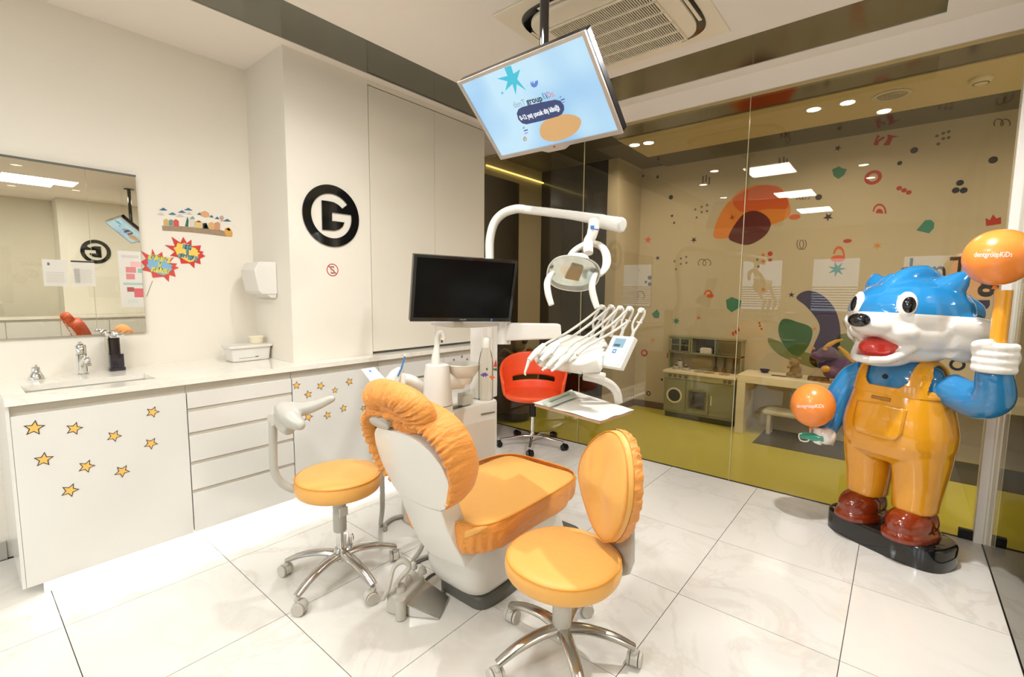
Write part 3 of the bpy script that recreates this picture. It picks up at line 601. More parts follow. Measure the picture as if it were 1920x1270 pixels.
MB().loft([[(.44+x,3.235+y,z) for x,y in supel(.0215,.0215,2,20)] for z in (1.004,1.006)]).build('joint_ring',DKG,t)
MB().tube([(.44,3.245,1.054),(.437,3.23,1.062),(.432,3.20,1.066)],[.014,.01,.006],10,smooth=3).build('lever',CHROME,t); end()
t=thing('tap_nozzle','small bell shaped chrome nozzle on the worktop left of the tap','tap',(.267,3.20,.9))
MB().lathe([(.030,.0003),(.031,.004),(.025,.022),(.016,.042),(.0155,.062),(.013,.062),(.012,.05)],(.267,3.20,.9),seg=20).build('bell',CHROME,t)
MB().lathe([(.005,.045),(.005,.074),(.0,.075)],(.269,3.197,.9),seg=10).build('pin',CHROME,t); end()
t=thing('storage_box','white lidded plastic box standing on the worktop in the corner','box',(1.215,3.17,.9))
def fr_(sx,sy,z): return [(1.215+x,3.175+y+x*.06,z) for x,y in supel(sx,sy,9,28)]
MB().loft([fr_(.105,.062,.9003),fr_(.112,.068,.905),fr_(.122,.075,.985)]).build('tub',PLW,t)
MB().loft([fr_(.132,.085,.9855),fr_(.134,.087,.992),fr_(.132,.085,.999),fr_(.10,.06,1.0)]).build('lid',PLW,t)
MB().box((1.13,3.083,.925),(1.24,3.0845,.927)).build('label_line',DKG,t,smooth=False)
MB().box((1.225,3.0825,.9275),(1.245,3.084,.932)).build('label_line',DKG,t,smooth=False); end()
t=thing('small_tub','small cream round pot standing on the lid of the white box','pot',(1.28,3.20,1.0))
MB().lathe([(.036,.0006),(.038,.004),(.041,.034),(.0,.034)],(1.28,3.20,1.0)).build('pot_body',CREAM,t); MB().lathe([(.043,.0345),(.044,.044),(.04,.047),(0,.048)],(1.28,3.20,1.0)).build('lid',CREAM,t); end()
t=thing('paper_dispenser','white paper towel dispenser on the side of the column','paper dispenser',(1.29,3.02,1.30))
yA=onX(519,520,1.344).y; a=onX(517,552,1.344); zt=onX(515,492,1.344).z; zb=a.z
yB=yA+.235
def dsec(z,k,x0=0): return [(1.3445-x0,yA,z),(1.3445-x0,yB,z),(1.3445-k,yB-.015,z),(1.3445-k*1.08,(yA+yB)/2,z),(1.3445-k,yA+.015,z)]
MB().loft([dsec(zb,.085),dsec(zb+.02,.105),dsec(zt-.05,.125),dsec(zt-.008,.10),dsec(zt,.085)]).build('housing',PLW,t,smooth=True,bev=.004,angle=25)
MB().loft([dsec(zb-.022,.03,.012),dsec(zb-.0005,.06,.005)]).build('paper_slot',PLW,t,angle=25)
MB().lathe([(.012,0),(.012,.004),(.0,.004)],(1.3445-.118,yA+.135,(zt+zb)/2-.0),( -1,0,.1),16,sx=1.4).build('level_window',DKG,t); end()
# wall prints : two bursts and a little printed town
def burst(cx_,cy_,pts,face,edge,lab,lines,tcol):
    P=[onY(x,y,WY-.001) for x,y in pts]; c=sum(P,V())/len(P)
    c=onY(cx_,cy_,WY-.001)
    t=thing('wall_burst_print',lab,'wall print',(c.x,WY,c.z-.08))
    MB().prism(P,(0,-.0012,0)).build('burst_border',SMc(edge),t,smooth=False)
    Q=[]
    for k,p in enumerate(P):
        v=p-c; f=.60 if k%2==0 else .88
        Q.append(c+v*f+V((0,-.0016,0)))
    MB().prism(Q,(0,-.0008,0)).build('burst_face',SMc(face),t,smooth=False)
    for s_,dy,w_,h_ in lines:
        text(s_,'lettering',SMc(tcol),c+V((0.004,-.0032,dy)),(1,0,-.14),(.0,0,1),h_,t,shear=.35,width=w_,weight=.004)
    return t
def SMc(h): return mat('print'+h,h,.6,var=.03)
B1=[(350,460),(375,480)]
zq=lambda L,x0,y0,s: [(x0+x*s,y0+y*s) for x,y in L]
yb=zq([(765,160),(960,292),(1022,165),(1100,300),(1200,225),(1200,365),(1405,350),(1380,470),(1465,488),(1430,530),(1500,585),(1385,640),(1400,760),(1270,720),(1265,850),(1150,740),(975,745),(940,610),(735,575),(835,490),(615,340),(840,365)],255,430,.08663)
t=burst(349,473,yb,'#ecc95a','#c93a30','yellow comic burst print with red spikes, right of the pair on the wall',[('HIZLI',.030,.056,.030),('VE',.0,.022,.028),('ÇÜRÜKSÜZ',-.031,.12,.030)],'#5f93a0')
bb=zq([(105,470),(330,590),(350,425),(430,585),(565,490),(590,650),(820,610),(720,730),(890,742),(850,800),(930,835),(820,880),(860,1035),(720,990),(710,1140),(600,1030),(360,1050),(330,930),(130,885),(190,800),(110,700),(215,640)],255,430,.08663)
t=burst(297,497,bb,'#7fb0cf','#cf4a40','blue comic burst print with red spikes touching the mirror edge',[('ÇÜRÜKSÜZ',.034,.125,.032),('VE',.0,.024,.030),('MUTLU!',-.032,.095,.032)],'#d9cf62')
MB().tube([onY(286,527,WY-.002),onY(275,556,WY-.002)],.0012,5).build('string',SMc('#6b6558'),t)
t=thing('town_wall_print','row of small printed town houses on a brown street, under blue clouds','wall print',(1.04,WY,1.64))
def tp(poly,h,l=1): MB().prism([onY(280+x*.1338,370+y*.1338,WY-.0015*l) for x,y in poly],(0,-.0012,0)).build('street' if l==0 else 'printed_piece',SMc(h),t,smooth=False)
MB().prism([onY(280+x*.1338,370+y*.1338,WY-.0006) for x,y in [(175,400),(420,405),(700,430),(1000,460),(1165,510),(1160,555),(1050,548),(800,515),(560,490),(330,475),(185,468)]],(0,-.0012,0)).build('street',mat('town_street','#9a8468',.6,var=.35,vscale=60),t,smooth=False)
for P_,c_ in [([(200,390),(200,320),(235,300),(268,325),(268,395)],'#c9a866'),([(275,395),(275,325),(305,308),(330,325),(330,395)],'#6f8f84'),([(340,400),(335,330),(370,305),(412,335),(415,410)],'#cf5148'),([(500,410),(520,320),(535,272),(550,330),(545,412)],'#27604e'),([(640,425),(640,350),(690,330),(735,355),(735,435)],'#d8bf7a'),([(635,352),(690,325),(735,350)],'#a8502c'),([(748,440),(748,365),(800,360),(835,445)],'#23222a'),([(770,430),(775,385),(800,380),(810,430)],'#e8e4da'),([(845,450),(825,365),(880,345),(905,370),(908,455)],'#d9a868'),([(915,455),(915,360),(960,345),(990,365),(990,460)],'#c9906a'),([(1055,500),(1060,440),(1110,420),(1145,450),(1165,500),(1160,550),(1080,545)],'#d8a052'),([(1075,450),(1110,430),(1135,455),(1125,475)],'#c8402c'),([(720,210),(780,192),(830,215),(845,265),(790,285),(725,265)],'#dba477'),([(985,275),(1020,255),(1045,285),(1020,340),(1005,340)],'#b89a90'),([(565,300),(605,265),(640,300)],'#6fa39a'),([(570,400),(570,305),(630,305),(635,415)],'#d6cdbd')]: tp(P_,c_,1)
for x,y,s_,c_ in [(195,172,1,'#2f5f8a'),(322,235,1,'#3f7a92'),(455,207,1,'#3f6f95'),(545,172,1,'#3a7296'),(700,237,.55,'#2f6f74'),(870,272,.5,'#2f6f74'),(950,295,.55,'#2c6674'),(1090,328,1,'#2f6080'),(160,235,1,'#cfc6b8'),(430,262,1,'#cfc6b8'),(555,228,.7,'#cfc6b8')]:
    tp([(x-60*s_,y+2),(x-25*s_,y-8),(x-8*s_,y-22),(x+15*s_,y-20),(x+28*s_,y-4),(x+60*s_,y+6),(x+35*s_,y+12),(x-35*s_,y+8)],c_,2)
end()
# ================================================================== STOOLS
def castor(mb_hood,mb_wheel,tip,ang):
    d=V((math.cos(ang),math.sin(ang),0)); n=V((-d.y,d.x,0)); c=V((tip.x,tip.y,.0275))+d*.012
    mb_hood.tube([tip+V((0,0,-.004)),V((tip.x,tip.y,.055))],.011,10)
    mb_hood.loft([[c+d*(math.cos(a)*.029)+V((0,0,math.sin(a)*.029))+n*q for a in [PI*(-.12)+PI*1.24*k/9 for k in range(10)]]+[] for q in (-.0125,.0125)])
    for s_ in (-1,1): mb_wheel.lathe([(.0,-.0),(.018,0),(.026,.003),(.0272,.007),(.026,.012),(.0,.012)],c+n*(.0135 if s_>0 else -.0135),n*s_,20)
def star_base(t,rot,m_arm,m_wheel,R=.262,hub_z=.135,hub_r=.034,m_hood=None,thin=1.0,tipz=.078):
    for k in range(5):
        a=rot+2*PI*k/5; d=V((math.cos(a),math.sin(a),0))
        pts=[d*.01+V((0,0,hub_z-.015)),d*(R*.33)+V((0,0,hub_z-.008)),d*(R*.7)+V((0,0,hub_z-.025)),d*R+V((0,0,tipz))]
        leg=MB().tube(pts,[.024*thin,.021*thin,.019*thin,.015*thin],12,smooth=4,flat=(1.15,.75,(-d.y,d.x,0))).build('leg',m_arm,t)
        h=MB(); w_=MB(); castor(h,w_,V((d.x*R,d.y*R,tipz-.008)),a+random.uniform(-2,2))
        cst=h.build('castor',m_hood or PLG2,leg); w_.build('wheel',m_wheel,leg)
    MB().lathe([(.020,hub_z-.045),(hub_r,hub_z-.035),(hub_r,hub_z+.005),(hub_r*.75,hub_z+.018),(.0,hub_z+.018)],seg=20).build('hub',m_arm,t)
def cushion(t,r,z0,z1,e=2.0,asp=1.0,under=True,name='seat'):
    R=lambda f,z:[(x,y,z) for x,y in supel(r*f,r*f*asp,e,40)]
    h=z1-z0
    MB().loft([R(.78,z0-.004),R(.93,z0),R(.985,z0+.2*h),R(1.0,z0+.45*h),R(.985,z0+.7*h),R(.955,z0+.84*h),R(.90,z0+.93*h),R(.75,z0+.985*h),R(.5,z1),R(.2,z1+.001)]).build(name,ORNG,t,sub=1)
    return t
def ringpipe(t,r,z,e=2.0,asp=1.0,rr=.0028):
    L=[V((x,y,z)) for x,y in supel(r,r*asp,e,48)]
    mb=MB(); rings=[]
    for i,p in enumerate(L):
        q=p.copy(); q.z=0; q.normalize(); rings.append([p+q*math.cos(a)*rr+V((0,0,1))*math.sin(a)*rr for a in [2*PI*k/6 for k in range(6)]])
    mb.loft(rings,False,True); return mb.build('piping',ORNGP,t)
SL=V((1.105,1.935,0))
t=thing('dental_stool','round orange seated stool with a grey padded arm rest, left of the dental chair','stool',(0,0,0),'orange treatment stools')
star_base(t,math.radians(54),ALU,PLG2)
MB().lathe([(.017,.10),(.017,.30)],seg=16).build('gas_rod',CHROME,t); MB().lathe([(.0285,.235),(.030,.24),(.030,.43),(.03,.432)],seg=20).build('column_sleeve',PLG,t)
MB().tube([(.02,-.02,.14),(.035,-.035,.15),(.04,-.04,.20),(.036,-.036,.215)],.006,8,smooth=3).build('release_rod',CHROME,t)
cushion(t,.192,.432,.522); ringpipe(t,.185,.506); 
MB().lathe([(.06,.415),(.14,.425),(.15,.4315)],seg=24).build('seat_plate',PLG,t)
MB().tube([(-.03,-.05,.418),(-.05,-.10,.412)],.004,6).build('lever_rod',CHROME,t)
l=MB().box((-.085,-.15,.375),(-.045,-.142,.415)).build('lever_paddle',PLG,t,smooth=False,bev=.003)
L_=lambda px_,py_,d: D(px_,py_,d)-SL
am=MB().tube([L_(590,921,2.10),L_(552,918,2.07),L_(526,904,2.04),L_(514,880,2.02),L_(512,830,2.01),L_(512,780,2.01)],[.017,.017,.017,.017,.017,.018],12,smooth=5)
am.build('arm_bracket',PLG,t)
MB().lathe([(.0,-.014),(.026,-.012),(.030,-.004),(.030,.012),(.0,.014)],L_(513,787,2.0),(.5,.1,-.0),16).build('arm_hinge',PLG2,t)
MB().tube([L_(524,762,2.0),L_(532,772,1.97),L_(545,785,1.94),L_(560,797,1.92)],[.022,.036,.040,.027],14,smooth=4).tube([L_(522,775,2.0),L_(530,795,1.97),L_(545,805,1.94)],[.02,.03,.03],12,smooth=3).ell(L_(562,797,1.915),.024).tube([L_(524,762,2.0),L_(545,768,1.98),L_(580,765,1.97),L_(622,748,1.97)],[.022,.034,.026,.0165],14,smooth=5).ell(L_(622,748,1.97),.0165).ell(L_(528,770,1.99),.03).build('arm_rest',PLG,t,remesh=.006,sm=8)
t.location=SL
SF=V((1.365,.875,0))
t=thing('dental_stool','orange stool with an orange backrest, nearest the camera beside the dental chair','stool',(0,0,0),'orange treatment stools')
star_base(t,math.radians(13),ALU,PLG2,m_hood=PLG2)
MB().lathe([(.017,.10),(.017,.20)],seg=16).build('gas_rod',CHROME,t); MB().lathe([(.033,.135),(.035,.14),(.035,.33)],seg=20).build('column_sleeve',PLG2,t)
cushion(t,.208,.335,.418,2.15); ringpipe(t,.200,.402,2.15)
MB().lathe([(.06,.318),(.14,.325),(.15,.3345)],seg=24).build('seat_plate',PLG,t)
# backrest
bc=D(1147,912,1.70)-SF
na=math.radians(150); nn=V((math.cos(na),math.sin(na),.10)).normalized(); bz=V((0,0,1)); bz=(bz-nn*bz.dot(nn)).normalized(); bw=bz.cross(nn)
out=[]
for k in range(40):
    a=2*PI*k/40; z=math.sin(a)*.205; f=1.0-.28*max(0,-math.sin(a))**1.2
    out.append((math.cos(a)*.165*f*(1-.12*max(0,math.sin(a))**2),z))
def bsec(f,dn): return [bc+bw*(x*f)+bz*(z*f)+nn*(dn-.05*(x/.165)**2*-.6) for x,z in out]
MB().loft([bsec(.80,-.045),bsec(.93,-.042),bsec(.985,-.03),bsec(1.0,-.008),bsec(.985,.012),bsec(.95,.022),bsec(.85,.03),bsec(.6,.034),bsec(.25,.035)]).build('backrest',ORNG,t,sub=1)
mb=MB(); rg=[]; L=bsec(.972,.019)
for i,p in enumerate(L):
    q=(p-bc).normalized(); rg.append([p+q*math.cos(a)*.0026+nn*math.sin(a)*.0026 for a in [2*PI*k/6 for k in range(6)]])
mb.loft(rg,False,True).build('piping',ORNGP,t)
# gathered skirt of the back cover
sk=[]
for dn,f0 in ((-.006,1.004),(-.02,1.0),(-.034,.985),(-.048,.95),(-.052,.86)):
    r_=[]
    for k in range(160):
        a=2*PI*k/160; z=math.sin(a)*.205; f=1.0-.28*max(0,-math.sin(a))**1.2; x=math.cos(a)*.165*f*(1-.12*max(0,math.sin(a))**2)
        wv=1+.022*math.sin(k*1.25+math.sin(k*.31)*1.5)*min(1,abs(dn)*30)
        r_.append(bc+bw*(x*f0*wv)+bz*(z*f0*wv)+nn*(dn+.03*(x/.165)**2))
    sk.append(r_)
MB().loft(sk,False).build('cover_skirt',ORNGW,t)
br0=bc-bz*.13-nn*.075; 
MB().loft([[br0+bw*x+bz*(dz)+nn*(dn) for x,dn in supel(a_,.014,2.4,20)] for a_,dz,dn_ in ((.030,-.20,0),(.062,-.175,0),(.080,-.12,0),(.068,-.05,0),(.05,.02,0),(.036,.08,0),(.022,.12,0))]).build('back_bracket',PLG,t)
MB().tube([(0,0,.325),(br0-bz*.17)*.6+V((0,0,.12)),br0-bz*.17],[.016,.016,.016],10,smooth=4).build('bracket_arm',PLG,t)
t.location=SF
end()
# ---- orange red swivel chair
RC=V((3.235,2.42,0))
t=thing('swivel_chair','orange red bucket chair with cut-out back on a chrome swivel base','chair',(0,0,0))
star_base(t,math.radians(68),CHROME,BLK,R=.29,hub_z=.10,hub_r=.022,m_hood=BLK,thin=.55,tipz=.070)
MB().lathe([(.016,.08),(.016,.26)],seg=14).build('gas_rod',CHROME,t); MB().lathe([(.028,.26),(.028,.385)],seg=14).build('column_sleeve',BLK,t)
MB().lathe([(.09,.385),(.11,.395),(.11,.4045)],seg=20).build('seat_plate',BLK,t)
face=math.radians(216); fx=V((math.cos(face),math.sin(face),0)); fy=V((-fx.y,fx.x,0))
# seat pan
def sp(u,v,z): return fx*u+fy*v+V((0,0,z))
MB().loft([[sp(x,y,z) for x,y in supel(a_,b_,2.5,32)] for a_,b_,z in ((.12,.12,.405),(.19,.20,.415),(.225,.245,.435),(.235,.255,.46),(.225,.245,.478),(.17,.19,.474),(.05,.06,.468))]).build('seat',REDC,t,sub=1)
# wrap-around back : band with a slot
def wrap(a,z,r): return sp(-math.cos(a)*r[0],math.sin(a)*r[1],z)
top=lambda a: .800-.25*(abs(a)/2.0)**2.4
mb=MB(); NA=44; NZ=12; AM=1.95; gr=[]
zr=[0,.12,.24,.285,.34,.40,.50,.60,.70,.80,.90,.96,1]
for i in range(NA+1):
    a=-AM+2*AM*i/NA; hi=max(top(a),.47); row=[]
    for f in zr:
        z=.445+(hi-.445)*f; k=(z-.46)/.32; row.append(mb.bm.verts.new(wrap(a,z,(.235+.05*k-.03*max(0,.2-f),.255+.05*k-.03*max(0,.2-f)))))
    gr.append(row)
for i in range(NA):
    am_=abs(-AM+2*AM*(i+.5)/NA)
    for j in range(NZ):
        if j in (3,4) and am_<.82: continue
        mb.face((gr[i][j],gr[i+1][j],gr[i+1][j+1],gr[i][j+1]))
bo_=mb.build('backrest',REDC,t,flip=True)
md=bo_.modifiers.new('s','SOLIDIFY'); md.thickness=.024; md.offset=0
md=bo_.modifiers.new('ss','SUBSURF'); md.levels=1; md.render_levels=1
t.location=RC; end()
# ================================================================== DENTAL CHAIR
YC=1.385
t=thing('dental_chair','orange covered dental treatment chair seen from behind, in the middle of the room','dental chair',(1.5,YC,0))
# foot plate, lift body
MB().loft([[(1.76+x,1.405+y,z) for x,y in supel(.41*f,.155*f,7,40)] for f,z in ((1.0,.0008),(1.0,.038),(.985,.052),(.95,.060),(.9,.062))]).build('floor_plate',DKG,t)
MB().loft([[(cx_+x,YC+.01+y,z) for x,y in supel(a,b,4,40)] for cx_,a,b,z in ((1.47,.10,.10,.0625),(1.47,.15,.145,.075),(1.47,.185,.165,.11),(1.47,.205,.175,.17),(1.48,.215,.18,.24),(1.50,.225,.185,.31),(1.51,.22,.18,.345))]).build('lift_body',PLW,t,sub=1)
MB().hexa([(1.62,YC-.14,.20),(2.0,YC-.12,.10),(2.0,YC+.12,.10),(1.62,YC+.14,.20),(1.60,YC-.14,.35),(1.90,YC-.12,.335),(1.90,YC+.12,.335),(1.60,YC+.14,.35)]).build('leg_cover',PLW,t,smooth=False,bev=.02)
MB().hexa([(1.66,YC-.10,.062),(2.10,YC-.09,.062),(2.10,YC+.09,.062),(1.66,YC+.10,.062),(1.66,YC-.10,.19),(1.96,YC-.09,.11),(1.96,YC+.09,.11),(1.66,YC+.10,.19)]).build('lift_arm',PLG2,t,smooth=False,bev=.01)
# seat with hanging cover
def seatring(x,hw,zt,zb,e=3.2,dip=.0,n=56):
    R=[]
    for k in range(n):
        a=2*PI*k/n; c=math.cos(a); s_=math.sin(a)
        y=hw*.93*math.copysign(abs(c)**(2/e),c); zz=math.copysign(abs(s_)**(2/e),s_)
        z=(zt+zb)/2+(zt-zb)/2*zz
        if zz>0: z-=dip*(1-(y/hw)**2)
        R.append((x,YC+y,z))
    return R
rs=[(1.192,.15,.43,.36),(1.20,.20,.455,.345),(1.22,.238,.472,.338),(1.27,.255,.482,.335),(1.35,.262,.478,.338),(1.45,.262,.472,.345),(1.58,.26,.468,.352),(1.70,.257,.468,.36),(1.80,.255,.470,.37),(1.88,.25,.470,.375),(1.93,.24,.466,.375),(1.955,.21,.455,.38),(1.962,.17,.44,.385)]
MB().loft([seatring(x,a,b,b-.05,dip=.012) for x,a,b,c_ in rs]).build('seat_cushion',ORNG,t,sub=1)
# drape below the seam with vertical folds
sk=[]
N=220
def outline(k):
    a=2*PI*k/N; x_,y_=math.cos(a),math.sin(a); e=4.5
    return (1.575+.385*math.copysign(abs(x_)**(2/e),x_),.262*math.copysign(abs(y_)**(2/e),y_))
for f,z,am in ((.985,.462,0),(1.0,.452,.001),(1.006,.43,.004),(1.004,.40,.008),(.995,.372,.010),(.975,.352,.008),(.93,.345,.004)):
    r_=[]
    for k in range(N):
        x,y=outline(k); w_=am*.55*(math.sin(k*.31+2*math.sin(k*.07))+.5*math.sin(k*.83+1))
        d=V((x-1.575,y,0)).normalized()
        zz=z-(.0 if z>.44 else (.46-z)*.08*max(0,(1.35-x)/.25))
        zz+= (.46-z)*.30*max(0,(x-1.75)/.2) if z<.44 else 0
        r_.append((1.575+(x-1.575)*f+d.x*w_,YC+y*f+d.y*w_,zz))
    sk.append(r_)
MB().loft(sk,False).build('cover_skirt',ORNGW,t)
mb=MB(); rg=[]
for k in range(0,N,2):
    x,y=outline(k); d=V((x-1.575,y*2,0)).normalized(); p=V((1.575+(x-1.575)*.985,YC+y*.985,.464)); rg.append([p+d*math.cos(a)*.0028+V((0,0,math.sin(a)*.0028)) for a in [2*PI*q/6 for q in range(6)]])
mb.loft(rg,False,True).build('piping',ORNGP,t)
# back rest frame: s up the back, n to the front
B0=V((1.185,YC,.33)); s_=V((-.325,0,.946)).normalized(); n_=V((.946,0,.325)).normalized(); w_=V((0,1,0))
def BP(w,s,n): return B0+w_*w+s_*s+n_*n
def hull(prof,n0,n1,name,m,curv=.6,sub=0,bev=0):
    # prof: list of (s, wmin, wmax); curved shell plate
    mb=MB(); rings=[]
    for (s,a,b) in prof:
        r_=[]
        K=10
        for k in range(K+1): w=a+(b-a)*k/K; r_.append(BP(w,s,n0+curv*(w*w)))
        for k in range(K,-1,-1): w=a+(b-a)*k/K; r_.append(BP(w,s,n1+curv*(w*w)))
        rings.append(r_)
    return mb.loft(rings).build(name,m,t,sub=sub,bev=bev)
hull([(-.055,-.155,.03),(-.05,-.16,.05),(-.02,-.155,.085),(.05,-.135,.115),(.12,-.125,.125),(.205,-.125,.128),(.2095,-.125,.128)],.0,.09,'lower_back_shell',PLW,bev=.004)
sh=[(.2165,-.125,.128),(.23,-.15,.15),(.26,-.178,.172),(.31,-.20,.195),(.37,-.205,.20),(.43,-.195,.19),(.48,-.17,.165),(.515,-.135,.13),(.535,-.09,.10),(.54,-.05,.06)]
hull(sh,-.004,.05,'upper_back_shell',PLW,bev=.004)
# cushion cover wrapping the shell, gathered toward the back
def backout(f,k,N):
    a=2*PI*k/N; c=math.cos(a); q=math.sin(a)
    W=.262*f; Hh=.225*f
    w=W*math.copysign(abs(c)**(2/2.7),c); s=.40+Hh*math.copysign(abs(q)**(2/2.6),q)
    if q<0: w*=1-.22*abs(q)
    return w,s
N2=360; rings=[]
for f,n0,am in ((.80,.03,.001),(.835,.004,.004),(.88,-.009,.007),(.93,-.012,.008),(.97,.0,.006),(1.0,.03,.004),(1.01,.065,.002),(1.0,.10,.0),(.95,.125,0),(.85,.135,0),(.6,.128,0),(.3,.120,0)):
    r_=[]
    for k in range(N2):
        w,s=backout(f,k,N2); fold=am*.8*(math.sin(k*.80+1.9*math.sin(k*.09))+.5*math.sin(k*1.37+.7))
        q_=math.sin(2*PI*k/N2); r_.append(BP(w,s,n0+fold+.35*w*w+.055*max(0,-q_-.35)*(1 if n0<.05 else 0)))
    rings.append(r_)
mb=MB(); vr=[[mb.bm.verts.new(V(p)) for p in r] for r in rings]
for i in range(len(vr)-1):
    for j in range(N2): mb.face((vr[i][j],vr[i][(j+1)%N2],vr[i+1][(j+1)%N2],vr[i+1][j]))
mb.face(vr[-1])
mb.build('backrest_cushion',ORNGW,t)
# head rest
HC=D(743,762,1.70); HC=V((HC.x,1.375,HC.z))
hs=V((-.50,0,.866)); hn=V((.866,0,.50))
tl=math.radians(4)
rings=[]; N3=200
for f,n0,am in ((.30,-.040,.002),(.45,-.046,.004),(.62,-.048,.005),(.80,-.040,.0045),(.93,-.022,.003),(1.0,.004,.002),(.99,.022,0),(.94,.036,0),(.84,.044,0),(.6,.048,0),(.3,.050,0)):
    r_=[]
    for k in range(N3):
        a=2*PI*k/N3; c=math.cos(a); q=math.sin(a); fold=am*(math.sin(k*.66+1.9*math.sin(k*.13))+.5*math.sin(k*1.5))
        w=.178*f*math.copysign(abs(c)**(2/2.3),c); s=.098*f*math.copysign(abs(q)**(2/2.3),q)
        r_.append(HC+V((0,1,0))*(w*math.cos(tl)-s*math.sin(tl))+hs*(s*math.cos(tl)+w*math.sin(tl))+hn*(n0+fold))
    rings.append(r_)
mb=MB(); vr=[[mb.bm.verts.new(V(p)) for p in r] for r in rings]
for i in range(len(vr)-1):
    for j in range(N3): mb.face((vr[i][j],vr[i][(j+1)%N3],vr[i+1][(j+1)%N3],vr[i+1][j]))
mb.face(vr[-1]); mb.face(vr[0][::-1])
hr=mb.build('headrest',ORNGW,t)
hb=HC-hn*.055-hs*.045+V((0,.07,0))
MB().loft([[hb+V((0,1,0))*x+hs*y+hn*z for x,y in supel(a,b,2,24)] for a,b,z in ((.050,.020,-.012),(.058,.025,-.008),(.058,.025,.012))]).build('headrest_knob',PLG,hr)
MB().tube([BP(0,.50,.05),BP(0,.58,.05),HC-hn*.03],[.03,.03,.03],12,flat=(1.6,.5,(0,1,0))).build('headrest_bar',DKG,t)
end()
# ---- foot control
t=thing('foot_pedal','grey foot control with metal wedge pedal, on the floor behind the dental chair','foot pedal',(1.15,1.49,0))
a=onZ(724,1153,.001); b=onZ(752,1166,.001); e_=onZ(790,1092,.001)
ax=(V((1.22,1.62,0))-V((1.07,1.51,0))); 
P0=onZ(722,1150,0);P1=onZ(757,1163,0);P2=onZ(800,1112,0);P3=onZ(770,1095,0)
def lift(p,z): return V((p.x,p.y,z))
def shr(L,f): c=sum(L,V())/len(L); return [c+(p-c)*f for p in L]
base=[P0,P1,P2,P3]
MB().hexa([lift(p,.001) for p in base]+[lift(p,.085) for p in shr(base,.93)]).build('housing',PLG2,t,smooth=False,bev=.012,bseg=3)
W0=onZ(762,1157,0);W1=onZ(823,1164,0);W2=onZ(842,1124,0);W3=onZ(796,1108,0)
MB().hexa([lift(W0,.002),lift(W1,.002),lift(W2,.002),lift(W3,.002),lift(W0,.052),lift(W1,.010),lift(W2,.012),lift(W3,.056)]).build('pedal_plate',ALU,t,smooth=False,bev=.002)
for q,r_ in ((((P0+P1)/2*.75+(P2+P3)/2*.25),.021),(((P0+P1)/2*.42+(P2+P3)/2*.58),.013),((P2*.75+P3*.25),.017),((P3*.8+P2*.2),.015)):
    MB().lathe([(r_*1.15,.0842),(r_*1.15,.092),(r_,.096),(r_*.9,.108),(r_*.5,.114),(0,.115)],(q.x,q.y,0),seg=18).build('knob',PLG2,t)
MB().tube([lift(P1,0.0)*.85+lift(P0,0)*.15+V((0,0,.005)),lift(P1,0)*.85+lift(P0,0)*.15+V((0,0,.088))],[.022,.020],16).build('corner_post',PLG2,t)
hA=lift(P0,.06)+V((-.0,.01,0)); hB=D(735,1062,2.02); hC=D(757,1046,2.05); hD=D(768,1068,2.04)
MB().tube([hA,D(728,1105,1.94),D(738,1066,1.98),D(756,1052,2.0),D(767,1064,2.0),D(750,1085,1.98),D(742,1098,1.95)],[.010,.009,.009,.014,.011,.010,.010],10,smooth=4).build('carry_handle',PLG2,t); end()
GRH=mat('grey_hose','#a8a49a',.4)
def hose(pts,r,m,lab,cat='hose',nm='hose'):
    return tag(MB().tube(pts,r,10,smooth=7).build(nm,m),lab,cat)
hose([onZ(766,1072,.015),onZ(775,1050,.06),D(786,1036,2.05),D(797,1010,1.98),D(802,996,1.95)],.010,GRH,'grey hose rising from the foot pedal into the chair back')
hose([onZ(775,1052,.010),onZ(800,1043,.010),onZ(825,1036,.010)],.009,GRH,'short grey hose lying on the floor behind the lift body')
hose([onZ(770,1062,.006),onZ(800,1048,.006),onZ(835,1038,.006)],.0055,DKG,'dark cable running from the pedal under the dental chair','cable','cable')
hose([onZ(790,1107,.006),onZ(796,1090,.006),onZ(812,1077,.006),onZ(832,1073,.006)],.0055,DKG,'dark cable looping out from the black floor plate','cable','cable')
hose([onZ(820,1120,.007),onZ(832,1115,.007),onZ(830,1106,.007)],.0065,DKG,'short dark cable end beside the wedge pedal','cable','cable')
hose([D(716,815,2.33),D(716,880,2.36),D(717,950,2.38),onZ(714,985,.016),onZ(722,992,.016),onZ(722,983,.016),onZ(738,972,.014),onZ(758,968,.014),onZ(775,970,.014)],.0125,GRH,'thick grey suction hose hanging from the assistant arm down to the floor')
# ================================================================== DENTAL UNIT
UY=1.80
t=thing('dental_unit','white dental unit with cuspidor tower, monitor shelf and column beside the chair','dental unit',(1.75,2.0,0))
ux0,ux1=1.62,2.076
MB().loft([[((ux0+ux1)/2+x,UY+.19+y,z) for x,y in supel((ux1-ux0)/2*f,.19*f,12,44)] for f,z in ((.96,.001),(.98,.05),(1,.06),(1,.655),(1.0,.69),(.985,.705),(.96,.708))]).build('cabinet_body',PLW,t)
MB().prism([(ux0+.06,UY-.001,.10),(ux1-.045,UY-.001,.10),(ux1-.045,UY-.001,.60),(ux0+.06,UY-.001,.62)],(0,-.006,0)).build('front_panel',mat('unit_panel','#cfc5b6',.3,coat=.3),t,smooth=False)
MB().tube([(ux1-.16,UY-.003,.650),(ux1-.05,UY-.003,.642)],.004,6).build('badge',DKG,t)
